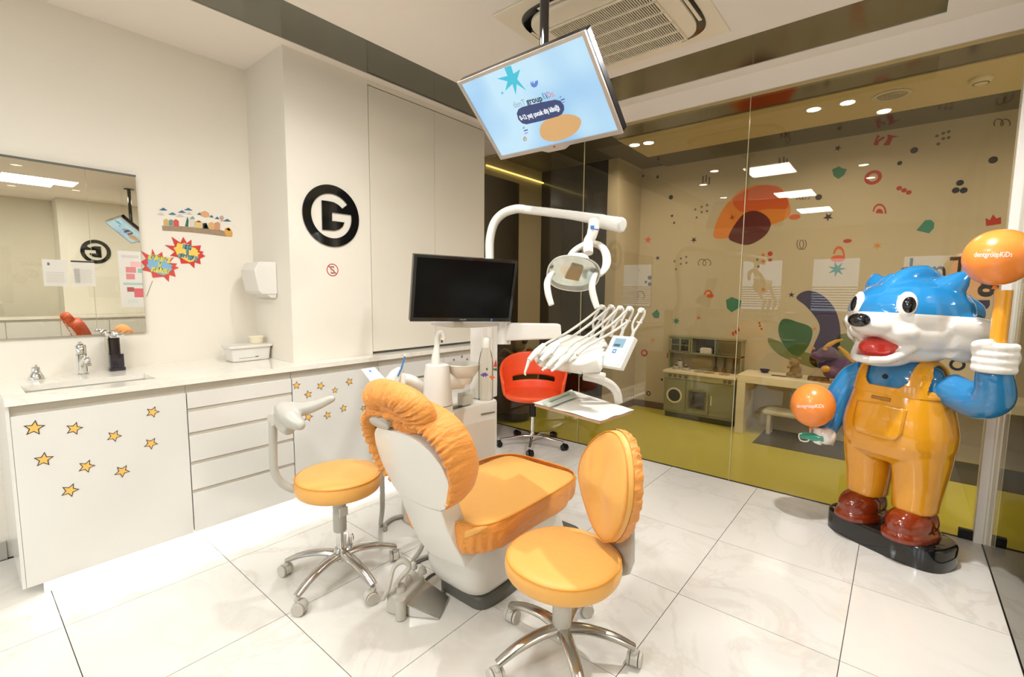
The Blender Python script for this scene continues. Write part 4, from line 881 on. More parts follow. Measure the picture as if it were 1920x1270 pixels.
# cuspidor tower (white cone) with swan neck
tc_=D(820,757,2.42); tx,ty=tc_.x,tc_.y
MB().lathe([(.088,.709),(.088,.716),(.080,.722),(.079,.765),(.0785,.768),(.072,.85),(.064,.945),(.062,.955),(.060,.972),(.048,.978),(.0,.979)],(tx,ty,0),seg=32).build('cuspidor_tower',PLW,t)
MB().lathe([(.0795,.766),(.0797,.769)],(tx,ty,0),seg=32).build('tower_joint',DKG,t)
MB().tube([D(816,700,2.37),D(817,672,2.37),D(819,650,2.37),D(820,634,2.37),D(824,625,2.37),D(829,625,2.37),D(832,633,2.37),D(830,638,2.37)],[.024,.021,.014,.012,.012,.012,.012,.012],12,smooth=5).build('swan_neck',PLW,t)
MB().tube([D(829,637,2.37),D(828,643,2.37)],[.006,.005],8).build('nozzle_tip',DKG,t)
# bowl
bcn=D(868,690,2.5)
MB().lathe([(.03,-.055),(.06,-.045),(.085,-.01),(.095,.022),(.090,.024),(.078,-.005),(.05,-.035),(.0,-.04)],bcn,seg=32).build('cuspidor_bowl',PLW,t)
MB().tube([V((tx,ty,bcn.z-.06)),bcn+V((0,0,-.065))],[.035,.040],20,flat=(1.2,.7,(0,0,1))).lathe([(.042,-.085),(.05,-.07),(.055,-.045)],bcn,seg=28).build('bowl_bracket',PLW,t)
# column with stickers
MB().box((1.985,1.86,.709),(2.125,1.96,1.17)).build('column',PLW,t,smooth=False,bev=.008)
MB().tube([V((2.04,1.86,1.08)),V((2.04,1.86,1.15))],.02,12).build('column_cap',PLW,t)
shp3=lambda L,h,d: MB().prism([D(x,y,d) for x,y in L],(-.0006,-.0006,0)).build('picture_sticker',mat('st'+h,h,.5),t,smooth=False)
YS=1.8592
def st(L,h): MB().prism([onY(x,y,YS) for x,y in L],(0,-.0006,0)).build('picture_sticker',mat('st'+h,h,.5),t,smooth=False)
st([(925,688),(930,674),(931,680),(932,688)],'#c9452c'); st([(921,687),(927,692),(931,689),(932,696),(926,695)],'#3f7a52'); 
# bottle
bo=D(911,690,2.46)
MB().lathe([(.036,-.17),(.038,-.165),(.038,.03),(.030,.075),(.021,.10),(.0205,.14)],bo,seg=24).build('water_bottle',CLEAR,t)
MB().lathe([(.0225,.108),(.0225,.142),(.018,.158),(.0,.158)],bo,seg=20).build('bottle_cap',PLW,t)
for L,h in (([(900,704),(905,700),(911,699),(916,704),(912,705),(911,708),(909,705),(906,708),(904,705)],'#5b4a86'),([(917,707),(921,704),(926,706),(929,709),(924,710),(923,713),(920,710)],'#d2613a'),([(911,692),(913,690),(915,692),(913,696)],'#4a4038')): MB().prism([D(x,y,2.405) for x,y in L],(-.0006,-.0006,0)).build('picture_sticker',mat('st'+h,h,.5),t,smooth=False)
# monitor shelf and post
s0=D(808,607,2.42); s1=D(938,608,2.52)
MB().loft([[ (s0+(s1-s0)*f)+V((.45*d_,.5*d_,z)) for d_,z in ((-.02,-.012*k_),(-.02,.012),(.10,.012),(.10,-.012*k_))] for f,k_ in ((0,.5),(.1,1.0),(.3,1.7),(.6,1.7),(.9,1.0),(1,.6))]).build('monitor_shelf',PLW,t,bev=.003)
PX=2.035; PY=1.845
pp=[V((PX,PY,1.16)),V((PX,PY,1.45)),V((PX,PY,1.66)),D(924,424,2.72),D(937,402,2.70),D(957,390,2.66),D(985,390,2.62)]
pp[2]=D(917,450,2.73)
MB().tube([V((PX+.02,PY+.03,.709)),V((PX+.01,PY+.015,1.16)),D(919,560,2.72),D(918,480,2.73),D(919,447,2.73),D(927,418,2.72),D(944,400,2.70),D(968,392,2.66),D(985,393,2.63)],[.025,.025,.025,.025,.025,.025,.025,.025,.024],16,smooth=5).build('lamp_post',PLW,t)
MB().tube([D(983,393,2.63),D(1060,402,2.45),D(1110,410,2.32),D(1130,414,2.27)],[.025,.024,.027,.032],16,smooth=4,flat=(1.0,.9,(0,0,1))).tube([D(1128,416,2.27),D(1168,423,2.18)],[.034,.037],16).build('lamp_arm',PLW,t,remesh=.008,sm=4)
# swivel arm to the instrument table
h8=lambda a,b,c,d,dp0,dp1,th: [D(*a,dp0),D(*b,dp1),D(*b,dp1)+th,D(*a,dp0)+th]
A0=D(945,640,2.50);A1=D(945,606,2.50);B0_=D(1054,636,2.22);B1_=D(1052,608,2.22); th=V((.04,.045,0))
MB().hexa([A0,B0_,B0_+th,A0+th,A1,B1_,B1_+th,A1+th]).build('table_arm',PLW,t,smooth=False,bev=.008,bseg=3)
MB().tube([D(945,646,2.53),D(945,598,2.53)],[.036,.036],20).build('arm_joint',PLW,t)
# assistant arm, control pad, suction holders
MB().tube([D(800,735,2.45),D(775,717,2.38),D(752,712,2.33),D(730,728,2.28),D(700,735,2.28)],[.03,.032,.03,.03,.024],14,smooth=4).build('assistant_arm',PLW,t)
qa=[D(676,692,2.22),D(702,688,2.22),D(727,716,2.17),D(700,724,2.17)]; nq=(qa[1]-qa[0]).cross(qa[3]-qa[0]).normalized()
if nq.dot(EYE-qa[0])<0: nq=-nq
kp=MB().prism([q-nq*.0005 for q in qa],-nq*.022).build('assistant_keypad',PLW,t,smooth=False,bev=.003)
cq=sum(qa,V())/4; MB().prism([cq+(q-cq)*.84 for q in qa],nq*.0012).build('keypad_film',mat('keypad_film','#b9cbd0',.3),kp,smooth=False)
lg=mat('logo_blue','#2f6db0',.4)
cl_=cq+(qa[0]+qa[1]-qa[2]-qa[3])*.14; MB().prism([cl_+(q-cq)*.12 for q in qa],nq*.0018).build('keypad_mark',lg,kp,smooth=False)
for a,b,c_ in (((738,738),(750,700),(756,692)),((752,742),(756,712),(753,700))):
    MB().tube([D(*a,2.26),D(*b,2.27),D(*c_,2.27)],[.016,.014,.009],12,smooth=3).build('suction_handpiece',PLG2,t)
MB().tube([D(728,722,2.30),D(742,704,2.32),D(752,694,2.34)],[.03,.032,.02],12,smooth=3).build('holder_block',PLW,t)
MB().ell(D(700,748,2.27),(.03,.03,.026)).build('hose_elbow',PLW,t)
MB().lathe([(.022,-.05),(.030,-.045),(.030,.02),(.024,.03)],D(697,768,2.27),seg=18).build('filter_cup',CLEAR,t)
MB().tube([D(704,778,2.28),D(714,800,2.31),D(716,816,2.33)],.0125,10,smooth=3).build('hose_connector',GRH,t)
end()
t=thing('blue_brush','thin blue saliva ejector tip standing in the suction holder','brush',D(742,724,2.25))
MB().tube([D(746,706,2.255),D(753,690,2.26),D(759,668,2.27)],[.0045,.0045,.004],8).build('tube',mat('brush_blue','#2f6fa8',.4),t)
MB().tube([D(759,668,2.27),D(760,664,2.27)],[.0052,.004],8).build('tip',PLW,t); end()
tp0=[D(858,742,2.33),D(924,757,2.33),D(925,730,2.33),D(885,722,2.33)]
t=thing('acrylic_stand','clear acrylic holder with white slips on the dental unit','stand',(tp0[0].x,tp0[0].y,.708))
MB().loft([[V((1.74+x,1.87+y,z)) for x,y in supel(.13,.045,8,24)] for z in (.709,.712)]).build('base_sheet',CLEAR,t)
MB().prism([V((1.80,1.83,.7125)),V((1.90,1.83,.7125)),V((1.90,1.83,.80)),V((1.80,1.83,.80))],(0,.003,0)).build('front_sheet',CLEAR,t,smooth=False)
for k in range(4): MB().box((1.81,1.84+.012*k,.7125+.0*k),(1.89,1.848+.012*k,.76+.006*k)).build('slip',PURE,t,smooth=False)
end()
# ---- monitor
def frame(TL,TR,BR,BL):
    X=((TR-TL)+(BR-BL)).normalized(); Y=((TL-BL)+(TR-BR)).normalized(); N_=X.cross(Y).normalized(); Y=N_.cross(X).normalized(); return X,Y,N_,(TL+TR+BR+BL)/4
def onP(px_,py_,p,n): d=ray(px_,py_); return EYE+d*((p-EYE).dot(n)/d.dot(n))
X,Y,N_,c=frame(V((1.388,1.723,1.515)),V((1.871,1.506,1.503)),V((1.887,1.571,1.193)),V((1.404,1.788,1.205)))
t=thing('computer_monitor','black switched-off flat monitor above the dental unit','monitor',c-Y*.16)
def pbox(c,X,Y,N_,x0,x1,y0,y1,n0,n1): return [c+X*x+Y*y+N_*n for n in (n0,n1) for x,y in ((x0,y0),(x1,y0),(x1,y1),(x0,y1))]
MB().hexa(pbox(c,X,Y,N_,-.265,.265,-.160,.158,-.030,-.002)).build('housing',BLK,t,smooth=False,bev=.004)
MB().ringpoly([c+X*x+Y*y-N_*.0019 for x,y in ((-.265,-.160),(.265,-.160),(.265,.158),(-.265,.158))],[c+X*x+Y*y-N_*.0019 for x,y in ((-.250,-.140),(.250,-.140),(.250,.145),(-.250,.145))],N_*.006).build('bezel',mat('bezel_black','#0a0a0a',.22,coat=.3),t,smooth=False)
MB().prism([c+X*x+Y*y-N_*.0018 for x,y in ((-.2495,-.1395),(.2495,-.1395),(.2495,.1445),(-.2495,.1445))],N_*.002).build('screen',SCR,t,smooth=False)
text('PHILIPS','maker_lettering',mat('silver_print','#a9a9a4',.4),c-Y*.150+N_*.0042,X,Y,.009,t,width=.035)
MB().prism([c+X*x+Y*y+N_*.0042 for x,y in ((.150,-.156),(.160,-.156),(.160,-.144),(.150,-.144))],N_*.001).build('blue_sticker',lg,t,smooth=False)
MB().tube([c-N_*.03-Y*.05,c-N_*.08-Y*.08,c-N_*.09-Y*.14],[.03,.03,.03],14).build('stand_neck',BLK,t); end()
# ---- operating lamp
t=thing('operating_lamp','white dental operating light with two curved handles hanging from the unit arm','dental lamp',D(1085,505,2.1))
ld=2.17
MB().tube([D(1113,414,ld),D(1113,432,ld)],[.024,.026],18).ell(D(1113,416,ld),(.024,.024,.018)).build('swivel_cap',PLW,t)
MB().lathe([(.0265,-.0015),(.0268,.0015)],D(1113,431,ld),seg=20).build('blue_line',lg,t)
MB().prism([D(x,y,ld-.0285) for x,y in ((1107,423),(1114,423),(1114,430),(1107,430))],(-.0008,-.0008,0)).build('maker_mark',lg,t,smooth=False)
MB().tube([D(1112,432,ld),D(1109,443,ld),D(1103,455,ld),D(1103,475,ld-.02)],[.026,.024,.024,.022],16,smooth=5).build('neck',PLW,t)
# yoke
yk=[D(1064,490,ld),D(1074,473,ld+.02),D(1092,461,ld+.04),D(1112,457,ld+.05),D(1129,464,ld+.03),D(1137,480,ld),D(1136,500,ld-.03),D(1126,514,ld-.05),D(1118,517,ld-.05)]
MB().tube(yk,[.013,.016,.019,.020,.020,.018,.017,.015,.012],12,smooth=5,flat=(.8,1.1,(0,0,1))).build('yoke',PLW,t)
# reflector bowl : opening toward camera-left and down
lc=D(1075,513,2.02); la=V((-.66,-.60,-.46)).normalized(); lx=V((.63,-.78,0)).normalized(); lx=(lx-la*lx.dot(la)).normalized(); ly=la.cross(lx)
if ly.z<0: ly=-ly
ct=-.16
lx,ly=lx*math.cos(ct)+ly*math.sin(ct),ly*math.cos(ct)-lx*math.sin(ct)
def lr(a,b,n,e=2.4): return [lc+lx*x+ly*y+la*n for x,y in supel(a,b,e,40)]
MB().loft([lr(.012,.010,-.085),lr(.05,.035,-.078),lr(.085,.058,-.055),lr(.108,.075,-.02),lr(.117,.083,.005),lr(.112,.078,.0055),lr(.103,.071,-.018),lr(.08,.053,-.048),lr(.045,.03,-.068),lr(.01,.008,-.075)]).build('reflector_housing',PLW,t)
MB().loft([lr(.102,.070,-.0165),lr(.079,.052,-.0465),lr(.044,.029,-.0665),lr(.009,.007,-.0735)],True).build('reflector',mat('reflector_glass',(.75,.78,.8,1),.12,metal=1,var=.2,vscale=30),t)
MB().loft([lr(.112,.079,.004),lr(.112,.079,.0065)]).build('front_lens',CLEAR,t)
MB().hexa([lc+lx*x+ly*y+la*n for n in (-.05,-.004) for x,y in ((-.03,-.032),(.034,-.036),(.040,.034),(-.010,.040))]).build('bulb_shield',mat('amber_shield','#a98a5c',.2,coat=.4,var=.25,vscale=30),t,smooth=False,bev=.004)
MB().ell(D(1084,487,2.09),(.05,.05,.030)).build('housing_top',PLW,t)
# handles
MB().tube([D(1038,512,2.0),D(1031,518,1.98),D(1026,532,1.97),D(1028,552,1.96),D(1034,572,1.95)],[.010,.0125,.0145,.0145,.012],12,smooth=5).build('handle',PLW,t)
MB().tube([D(1118,512,2.03),D(1113,522,2.0),D(1110,540,1.98),D(1114,560,1.97),D(1120,578,1.96)],[.010,.0125,.0145,.0145,.012],12,smooth=5).build('handle',PLW,t)
end()
# ---- instrument table
t=thing('instrument_table','white dental instrument console with whip arms and keypad over the tray','instrument console',D(1075,680,1.95))
b8=[(990,668,1.93),(1006,684,1.88),(1093,694,1.80),(1130,692,1.84),(1142,650,1.98),(1140,636,2.05),(1062,627,2.17),(1030,640,2.1)]
lowr=[D(x,y,d)+V((.0,.0,-.0)) for x,y,d in ((1000,676,1.95),(1010,690,1.90),(1090,702,1.82),(1128,700,1.85),(1144,668,2.0),(1130,662,2.10),(1060,655,2.2),(1020,662,2.12))]
upr=[D(x,y,d) for x,y,d in ((1003,664,1.94),(1018,676,1.87),(1090,684,1.79),(1120,672,1.84),(1138,642,1.99),(1134,634,2.07),(1064,627,2.18),(1032,643,2.10))]
MB().loft([lowr,upr,[sum(upr,V())/8+(p-sum(upr,V())/8)*.7+V((0,0,.012)) for p in upr]]).build('console_body',PLW,t,bev=.01,sub=0,angle=50)
MB().loft([[D(x,y,d) for x,y,d in ((1018,686,1.90),(1090,697,1.81),(1090,702,1.81),(1018,691,1.90))],[D(x,y,d) for x,y,d in ((1030,668,2.08),(1125,680,1.95),(1125,685,1.95),(1030,673,2.08))]]).build('front_rail',PLG2,t,smooth=False)
for x,y,d in ((1068,697,1.86),(1087,702,1.84)): MB().lathe([(.006,0),(.006,.018)],D(x,y+4,d),seg=8).build('green_button',SM('grn'),t)
bases=[(1108,634),(1126,636),(1145,632),(1163,636),(1182,640)]; tops=[(1128,574),(1145,574),(1162,576),(1180,577),(1202,580)]
WH=PLW
for k,((bx_,by_),(tx_,ty_)) in enumerate(zip(bases,tops)):
    dp=2.12-.03*k; b0=D(bx_,by_,dp); t0=D(tx_,ty_,dp-.02); mid=D(bx_+(tx_-bx_)*.55,by_-(by_-ty_)*.45,dp-.01)
    wp_=MB().tube([b0,D(bx_+(tx_-bx_)*.30,by_-(by_-ty_)*.28,dp)],[.009,.007],8).tube([D(bx_+(tx_-bx_)*.26,by_-(by_-ty_)*.25,dp),D(bx_+(tx_-bx_)*.42-4,by_-(by_-ty_)*.55,dp),D(tx_-5,ty_+8,dp),D(tx_-2,ty_,dp),D(tx_+5,ty_+1,dp)],[.006,.005,.005,.007,.006],8,smooth=3).tube([D(bx_+(tx_-bx_)*.30,by_-(by_-ty_)*.28,dp),D(bx_+(tx_-bx_)*.55+4,by_-(by_-ty_)*.5,dp),D(tx_+5,ty_+12,dp),D(tx_+6,ty_+2,dp)],[.006,.005,.006,.007],8,smooth=3)
    wp_.tube([D(bx_+(tx_-bx_)*.62-1,by_-(by_-ty_)*.6,dp),D(bx_+(tx_-bx_)*.62+9,by_-(by_-ty_)*.6+2,dp)],.004,6)
    wo=wp_.build('whip_arm',WH,t); MB().tube([D(tx_-2,ty_+2,dp-.02),D(tx_+4,ty_+4,dp+.03)],.010,10).build('pulley',PLW,wo)
hand=[((1020,647),(992,676),(985,702)),((1048,644),(1014,677),(1009,681)),((1063,655),(1026,688),(1017,694)),((1074,660),(1042,690),(1034,696))]
cordp=[[(1124,579),(1095,602),(1060,626),(1032,640),(1020,647)],[(1143,577),(1112,603),(1078,628),(1060,638),(1048,644)],[(1160,578),(1130,606),(1100,630),(1078,642),(1063,655)],[(1177,580),(1150,606),(1118,628),(1092,645),(1074,660)],[(1176,604),(1150,622),(1118,640),(1098,652),(1082,666)]]
for k,L in enumerate(cordp):
    d0=2.10-.03*k; d1=1.93-.03*k
    MB().tube([D(x,y,d0+(d1-d0)*i/(len(L)-1)) for i,(x,y) in enumerate(L)],.0055,8,smooth=5).build('cord',PLG2,t)
for k,(a,b,c_) in enumerate(hand):
    d1=1.92-.03*k
    ho=MB().tube([D(*a,d1),D((a[0]+b[0])/2,(a[1]+b[1])/2-1,d1-.02),D(*b,d1-.04)],[.010,.014,.010],12,smooth=3).build('handpiece',PLW,t)
    MB().tube([D(*b,d1-.04),D(*c_,d1-.05)] if k else [D(*b,d1-.04),D(988,688,d1-.045),D(984,700,d1-.05),D(986,704,d1-.05)],[.007,.005] if k else [.008,.006,.004,.003],10,smooth=3).build('tip',CHROME if k else PLW,ho)
    MB().tube([D(a[0]-2,a[1]+5,d1-.016),D((a[0]+b[0])/2+3,(a[1]+b[1])/2+4,d1-.03)],[.005,.005],8).build('grey_strip',PLG,ho)
X,Y,N_,c=frame(V((1.753,.913,1.172)),V((1.72,.803,1.175)),V((1.641,.805,1.061)),V((1.674,.915,1.058)))
kp=MB().hexa(pbox(c,X,Y,N_,-.058,.058,-.071,.071,-.026,.0)).build('keypad',PLW,t,smooth=False,bev=.004)
MB().prism([c+X*x+Y*y+N_*.0002 for x,y in supel(.050,.063,8,24)],N_*.0014).build('keypad_film',mat('keypad_film2','#c3d2d4',.3),kp,smooth=False)
MB().prism([c+X*x+Y*y+N_*.0017 for x,y in ((-.030,.016),(.026,.016),(.026,.056),(-.030,.056))],N_*.0008).build('lcd',mat('lcd','#7f9fae',.15,coat=.5),kp,smooth=False)
MB().prism([c+X*x+Y*y+N_*.0026 for x,y in ((-.024,.020),(.008,.020),(.008,.030),(-.024,.030))],N_*.0003).build('lcd_digits',mat('lcd_dark','#33505c',.4),kp,smooth=False)
for x,y in ((-.008,-.002),): MB().ringpoly([c+X*(x+u*.009)+Y*(y+v*.009)+N_*.0017 for u,v in ((-1,-1),(1,-1),(1,1),(-1,1))],[c+X*(x+u*.005)+Y*(y+v*.005)+N_*.0017 for u,v in ((-1,-1),(1,-1),(1,1),(-1,1))],N_*.0006).build('maker_mark',lg,kp,smooth=False)
for x,y in ((.038,.045),(.038,.028),(-.03,-.03),(-.012,-.034),(.008,-.034),(.026,-.03),(-.03,-.048),(-.008,-.05),(.012,-.05),(-.008,-.022)): MB().prism([c+X*(x+u)+Y*(y+v)+N_*.0017 for u,v in supel(.006,.005,3,10)],N_*.0006).build('key',mat('key_pale','#e2e8e6',.4),kp,smooth=False)
MB().tube([D(1130,668,1.92),c-N_*.03],[.018,.018],10).build('keypad_arm',PLW,t)
# tray arm
MB().tube([D(1095,697,1.88),D(1112,702,1.87),D(1134,706,1.87)],[.014,.017,.014],12,smooth=4).build('handle',PLW,t)
MB().tube([D(1095,706,1.95),D(1120,711,1.96),D(1142,720,1.97),D(1156,735,1.98),D(1160,755,1.99)],[.017,.018,.019,.018,.017],12,smooth=5).build('tray_arm',PLW,t)
end()
TZ=.88
TC=[onZ(1002,757,TZ),onZ(1076,735,TZ),onZ(1186,770,TZ),onZ(1124,790,TZ)]; tcc=sum(TC,V())/4
t=thing('instrument_tray','flat tray with white paper cover held over the foot of the dental chair','tray',V((tcc.x,tcc.y,TZ-.02)))
MB().prism([p+V((0,0,-.012)) for p in TC],(0,0,.011)).build('tray_plate',mat('tray_wood','#b89a78',.4),t,smooth=False,bev=.002)
mb=MB(); G=12; g=[]
for i in range(G+1):
    row=[]
    for j in range(G+1):
        u,v=i/G,j/G; p=(TC[0]*(1-u)+TC[1]*u)*(1-v)+(TC[3]*(1-u)+TC[2]*u)*v; p=tcc+(p-tcc)*1.03
        row.append(mb.bm.verts.new(V((p.x,p.y,TZ+.0035+.004*noise.noise(V((u*4,v*4,1)))))))
    g.append(row)
for i in range(G):
    for j in range(G): mb.face((g[i][j],g[i+1][j],g[i+1][j+1],g[i][j+1]))
o=mb.build('paper_cover',PURE,t); so=o.modifiers.new('s','SOLIDIFY'); so.thickness=.0015
end()
t=thing('sterile_pouch','pale green translucent instrument pouch lying on the paper covered tray','pouch',V((tcc.x,tcc.y,TZ+.01)))
q0,q1,q2,q3=[onZ(x,y,TZ+.012) for x,y in ((1016,756),(1072,732),(1082,744),(1030,764))]
MB().prism([q0,q1,q2,q3],(0,0,.004)).build('pouch_film',mat('pouch','#cdd6c8',.35,bump=.4,bscale=30),t,smooth=False)
e0=q0.lerp(q3,.5);e1=q1.lerp(q2,.5)
MB().tube([e0.lerp(e1,.15)+V((0,0,.006)),e0.lerp(e1,.8)+V((0,0,.006))],.0035,8).build('instrument',mat('dull_steel','#8d9488',.4),t); end()
# ================================================================== TELEVISION ON CEILING POLE
k_=.747; cT=EYE+(V((2.301,1.731,2.433))-EYE)*k_
X=V((-.067,-.997,-.03)).normalized(); Y=V((-.726,.035,.687)); N_=X.cross(Y).normalized(); Y=N_.cross(X).normalized()
t=thing('television','silver framed television tilted down from a black ceiling pole, showing a light blue slide','television',V((1.775,1.295,ZC)))
hw,hh=.355,.206
MB().hexa(pbox(cT,X,Y,N_,-hw,hw,-hh,hh,-.045,-.004)).build('back_housing',BLK,t,smooth=False,bev=.006)
MB().ringpoly([cT+X*x+Y*y-N_*.0038 for x,y in ((-hw,-hh),(hw,-hh),(hw,hh),(-hw,hh))],[cT+X*x+Y*y-N_*.0038 for x,y in ((-hw+.016,-hh+.018),(hw-.016,-hh+.018),(hw-.016,hh-.014),(-hw+.016,hh-.014))],N_*.010).build('silver_frame',mat('silver_frame','#b9aea4',.3,metal=.6),t,smooth=False)
scm=bpy.data.materials.new('slide_blue'); scm.use_nodes=True; nt=scm.node_tree; b=nt.nodes['Principled BSDF']; nz=nt.nodes.new('ShaderNodeTexNoise'); nz.inputs['Scale'].default_value=3.2; nz.inputs['Detail'].default_value=1
tcn=nt.nodes.new('ShaderNodeTexCoord'); nt.links.new(tcn.outputs['Object'],nz.inputs['Vector']); crr=nt.nodes.new('ShaderNodeValToRGB'); crr.color_ramp.elements[0].color=lin('#8fc0ea'); crr.color_ramp.elements[0].position=.35; crr.color_ramp.elements[1].color=lin('#bfe2f4'); crr.color_ramp.elements[1].position=.65
nt.links.new(nz.outputs['Fac'],crr.inputs[0]); nt.links.new(crr.outputs[0],b.inputs['Emission Color']); b.inputs['Emission Strength'].default_value=.92; b.inputs['Base Color'].default_value=(.01,.01,.01,1); b.inputs['Roughness'].default_value=.25
MB().prism([cT+X*x+Y*y-N_*.0036 for x,y in ((-hw+.0165,-hh+.0185),(hw-.0165,-hh+.0185),(hw-.0165,hh-.0145),(-hw+.0165,hh-.0145))],N_*.004).build('screen',scm,t,smooth=False)
lit=lambda h: mat('lit'+h,'#020202',.4,emit=h,es=.95,var=0)
def tv(L,h,l=1): MB().prism([onP(x,y,cT+N_*(.0006+.0004*l),N_) for x,y in L],N_*.0003).build('slide_graphic',lit(h),t,smooth=False)
zt=lambda L: [(930+x*.2047,40+y*.2047) for x,y in L]
tv(zt([(75,425),(105,500),(10,525),(105,550),(85,638),(150,575),(182,675),(190,575),(278,635),(195,530),(222,440),(160,480),(137,405),(110,412)]),'#3fbcd2')
tv(zt([(40,655),(55,652),(57,637),(63,652),(75,657),(63,662),(58,676),(54,662)]),'#3fbcd2')
tv(zt([(315,572),(322,545),(330,575),(338,545),(350,578),(360,548),(383,540),(385,570),(372,598),(350,607),(328,598)]),'#5a7fd0')
tv([(p.x,p.y) for p in cm_closed([V(q+(0,)) for q in zt([(400,1000),(425,930),(500,885),(600,855),(700,855),(770,890),(778,940),(740,1010),(660,1065),(560,1098),(470,1095),(415,1060)])],4)],'#d3a56c')
pill=zt([(190,845),(205,805),(240,785),(400,745),(540,718),(590,728),(622,770),(625,810),(605,850),(570,870),(420,912),(280,944),(240,935),(205,900)])
tv(pill,'#33426f',2)
def tvtext(s,pa,pb,h,size,l=3,weight=0,vr=None):
    a=onP(*zt([pa])[0],cT+N_*.002,N_); b=onP(*zt([pb])[0],cT+N_*.002,N_); xd=(b-a)
    text(s,'slide_lettering',lit(h),(a+b)/2+N_*.0004*l,xd,N_.cross(xd.normalized()),size,t,width=xd.length,weight=weight)
tvtext('denT',(158,770),(270,742),'#8fa6b8',.040); tvtext('group',(278,738),(425,702),'#24282f',.036,weight=.0010)
tvtext('K',(428,690),(452,684),'#2f9aa8',.040,weight=.001); tvtext('i',(458,684),(466,680),'#3a4aa0',.036,weight=.001); tvtext('D',(472,678),(502,668),'#d0685c',.036); tvtext('s',(506,668),(528,660),'#d88a7a',.036)
tvtext('0-12 yaş çocuk diş kliniği',(222,888),(582,788),'#f2f6fa',.030,l=5,weight=.0012)
for (x,y,c1) in ((560,0,0),(222,282,0)):
    tv(zt([(18+x,700+y-0),(35+x,680+y),(40+x,700+y)]),'#4aa7b0',3); tv(zt([(32+x,718+y),(68+x,706+y),(70+x,716+y),(35+x,728+y)]),'#4a4f9a',4); tv(zt([(40+x,745+y),(60+x,736+y),(78+x,735+y),(60+x,744+y),(42+x,752+y)]),'#b0509a',3)
tv(zt([(262,1050),(285,1078),(275,1098),(252,1096),(248,1076)]),'#b09a80'); tv(zt([(266,1070),(274,1082),(268,1090),(260,1086)]),'#cfe2ea',3)
MB().prism([cT+X*x+Y*y-N_*.003 for x,y in ((-.09,-hh+.001),(.09,-hh+.001),(.05,-hh-.016),(-.05,-hh-.016))],N_*.006).build('logo_lip',MATS['silver_frame'],t,smooth=False)
MB().prism([cT+X*x+Y*y+N_*.0063 for x,y in ((-.006,-hh+.004),(.006,-hh+.004),(.006,-hh+.012),(-.006,-hh+.012))],N_*.0006).build('red_mark',RDM,t,smooth=False)
MB().hexa(pbox(cT,X,Y,N_,-.08,.08,-.06,.06,-.075,-.0455)).build('mount_plate',BLK,t,smooth=False)
MB().tube([cT-N_*.075,V((1.775,1.295,2.30)),V((1.775,1.295,2.33))],.02,12).build('tilt_arm',BLK,t)
MB().tube([V((1.775,1.295,2.27)),V((1.775,1.295,ZC-.001))],.0205,18).build('pole',BLKG,t)
MB().lathe([(.055,ZC-.012),(.06,ZC-.001)],(1.775,1.295,0),seg=24).build('ceiling_plate',BLK,t); end()
# ================================================================== AIR CONDITIONER CASSETTE
ax0,ax1,ay0,ay1=1.88,2.775,.80,1.70; acx,acy=(ax0+ax1)/2,(ay0+ay1)/2
ACW=mat('cassette_cream','#f3e7d0',.4)
t=thing('air_conditioner','square cream ceiling cassette air conditioner with slatted grille','air conditioner',(acx,acy,ZC))
MB().box((ax0,ay0,ZC-.010),(ax1,ay1,ZC-.0005)).build('panel',ACW,t,smooth=False,bev=.003)
sq=lambda a,z,e=5: [(acx+x,acy+y,z) for x,y in supel(a,a,e,56)]
MB().loft([sq(.392,ZC-.0105),sq(.392,ZC-.013),sq(.385,ZC-.016)]).build('outlet_ring',BLKG,t)
MB().loft([sq(.352,ZC-.0165),sq(.352,ZC-.030),sq(.345,ZC-.034),sq(.33,ZC-.035)]).build('centre_panel',ACW,t)
for k,(dx_,dy_) in enumerate(((1,0),(-1,0),(0,1),(0,-1))):
    a=V((acx+dx_*.368,acy+dy_*.368,ZC-.022)); l=V((dy_*.22,dx_*.22,0)); s2=V((dx_*.008,dy_*.008,0))
    MB().hexa([a-l-s2,a+l-s2,a+l+s2,a-l+s2,a-l-s2+V((0,0,.003)),a+l-s2+V((0,0,.003)),a+l+s2+V((0,0,.003)),a-l+s2+V((0,0,.003))]).build('louvre',ACW,t,smooth=False)
gx0,gx1,gy0,gy1=2.10,2.66,.97,1.53
gx0,gx1,gy0,gy1=acx-.265,acx+.265,acy-.265,acy+.265
gx0+=.05;gx1+=.05
MB().box((gx0,gy0,ZC-.0365),(gx1,gy1,ZC-.0352)).build('grille_back',mat('grille_dark','#1d150b',.8),t,smooth=False)
mb=MB(); n=46
for k in range(n): y=gy0+(gy1-gy0)*(k+.5)/n; mb.box((gx0,y-.0024,ZC-.041),(gx1,y+.0024,ZC-.0367))
mb.build('grille_slats',ACW,t,smooth=False,kind='stuff')
for k in range(6): x=gx0+(gx1-gx0)*k/5; MB().box((x-.004,gy0-.004,ZC-.0455),(x+.004,gy1+.004,ZC-.0367)).build('grille_bar',ACW,t,smooth=False)
for y in (gy0-.002,gy1+.002): MB().box((gx0-.004,y-.003,ZC-.0455),(gx1+.004,y+.003,ZC-.0367)).build('grille_edge',ACW,t,smooth=False)
end()
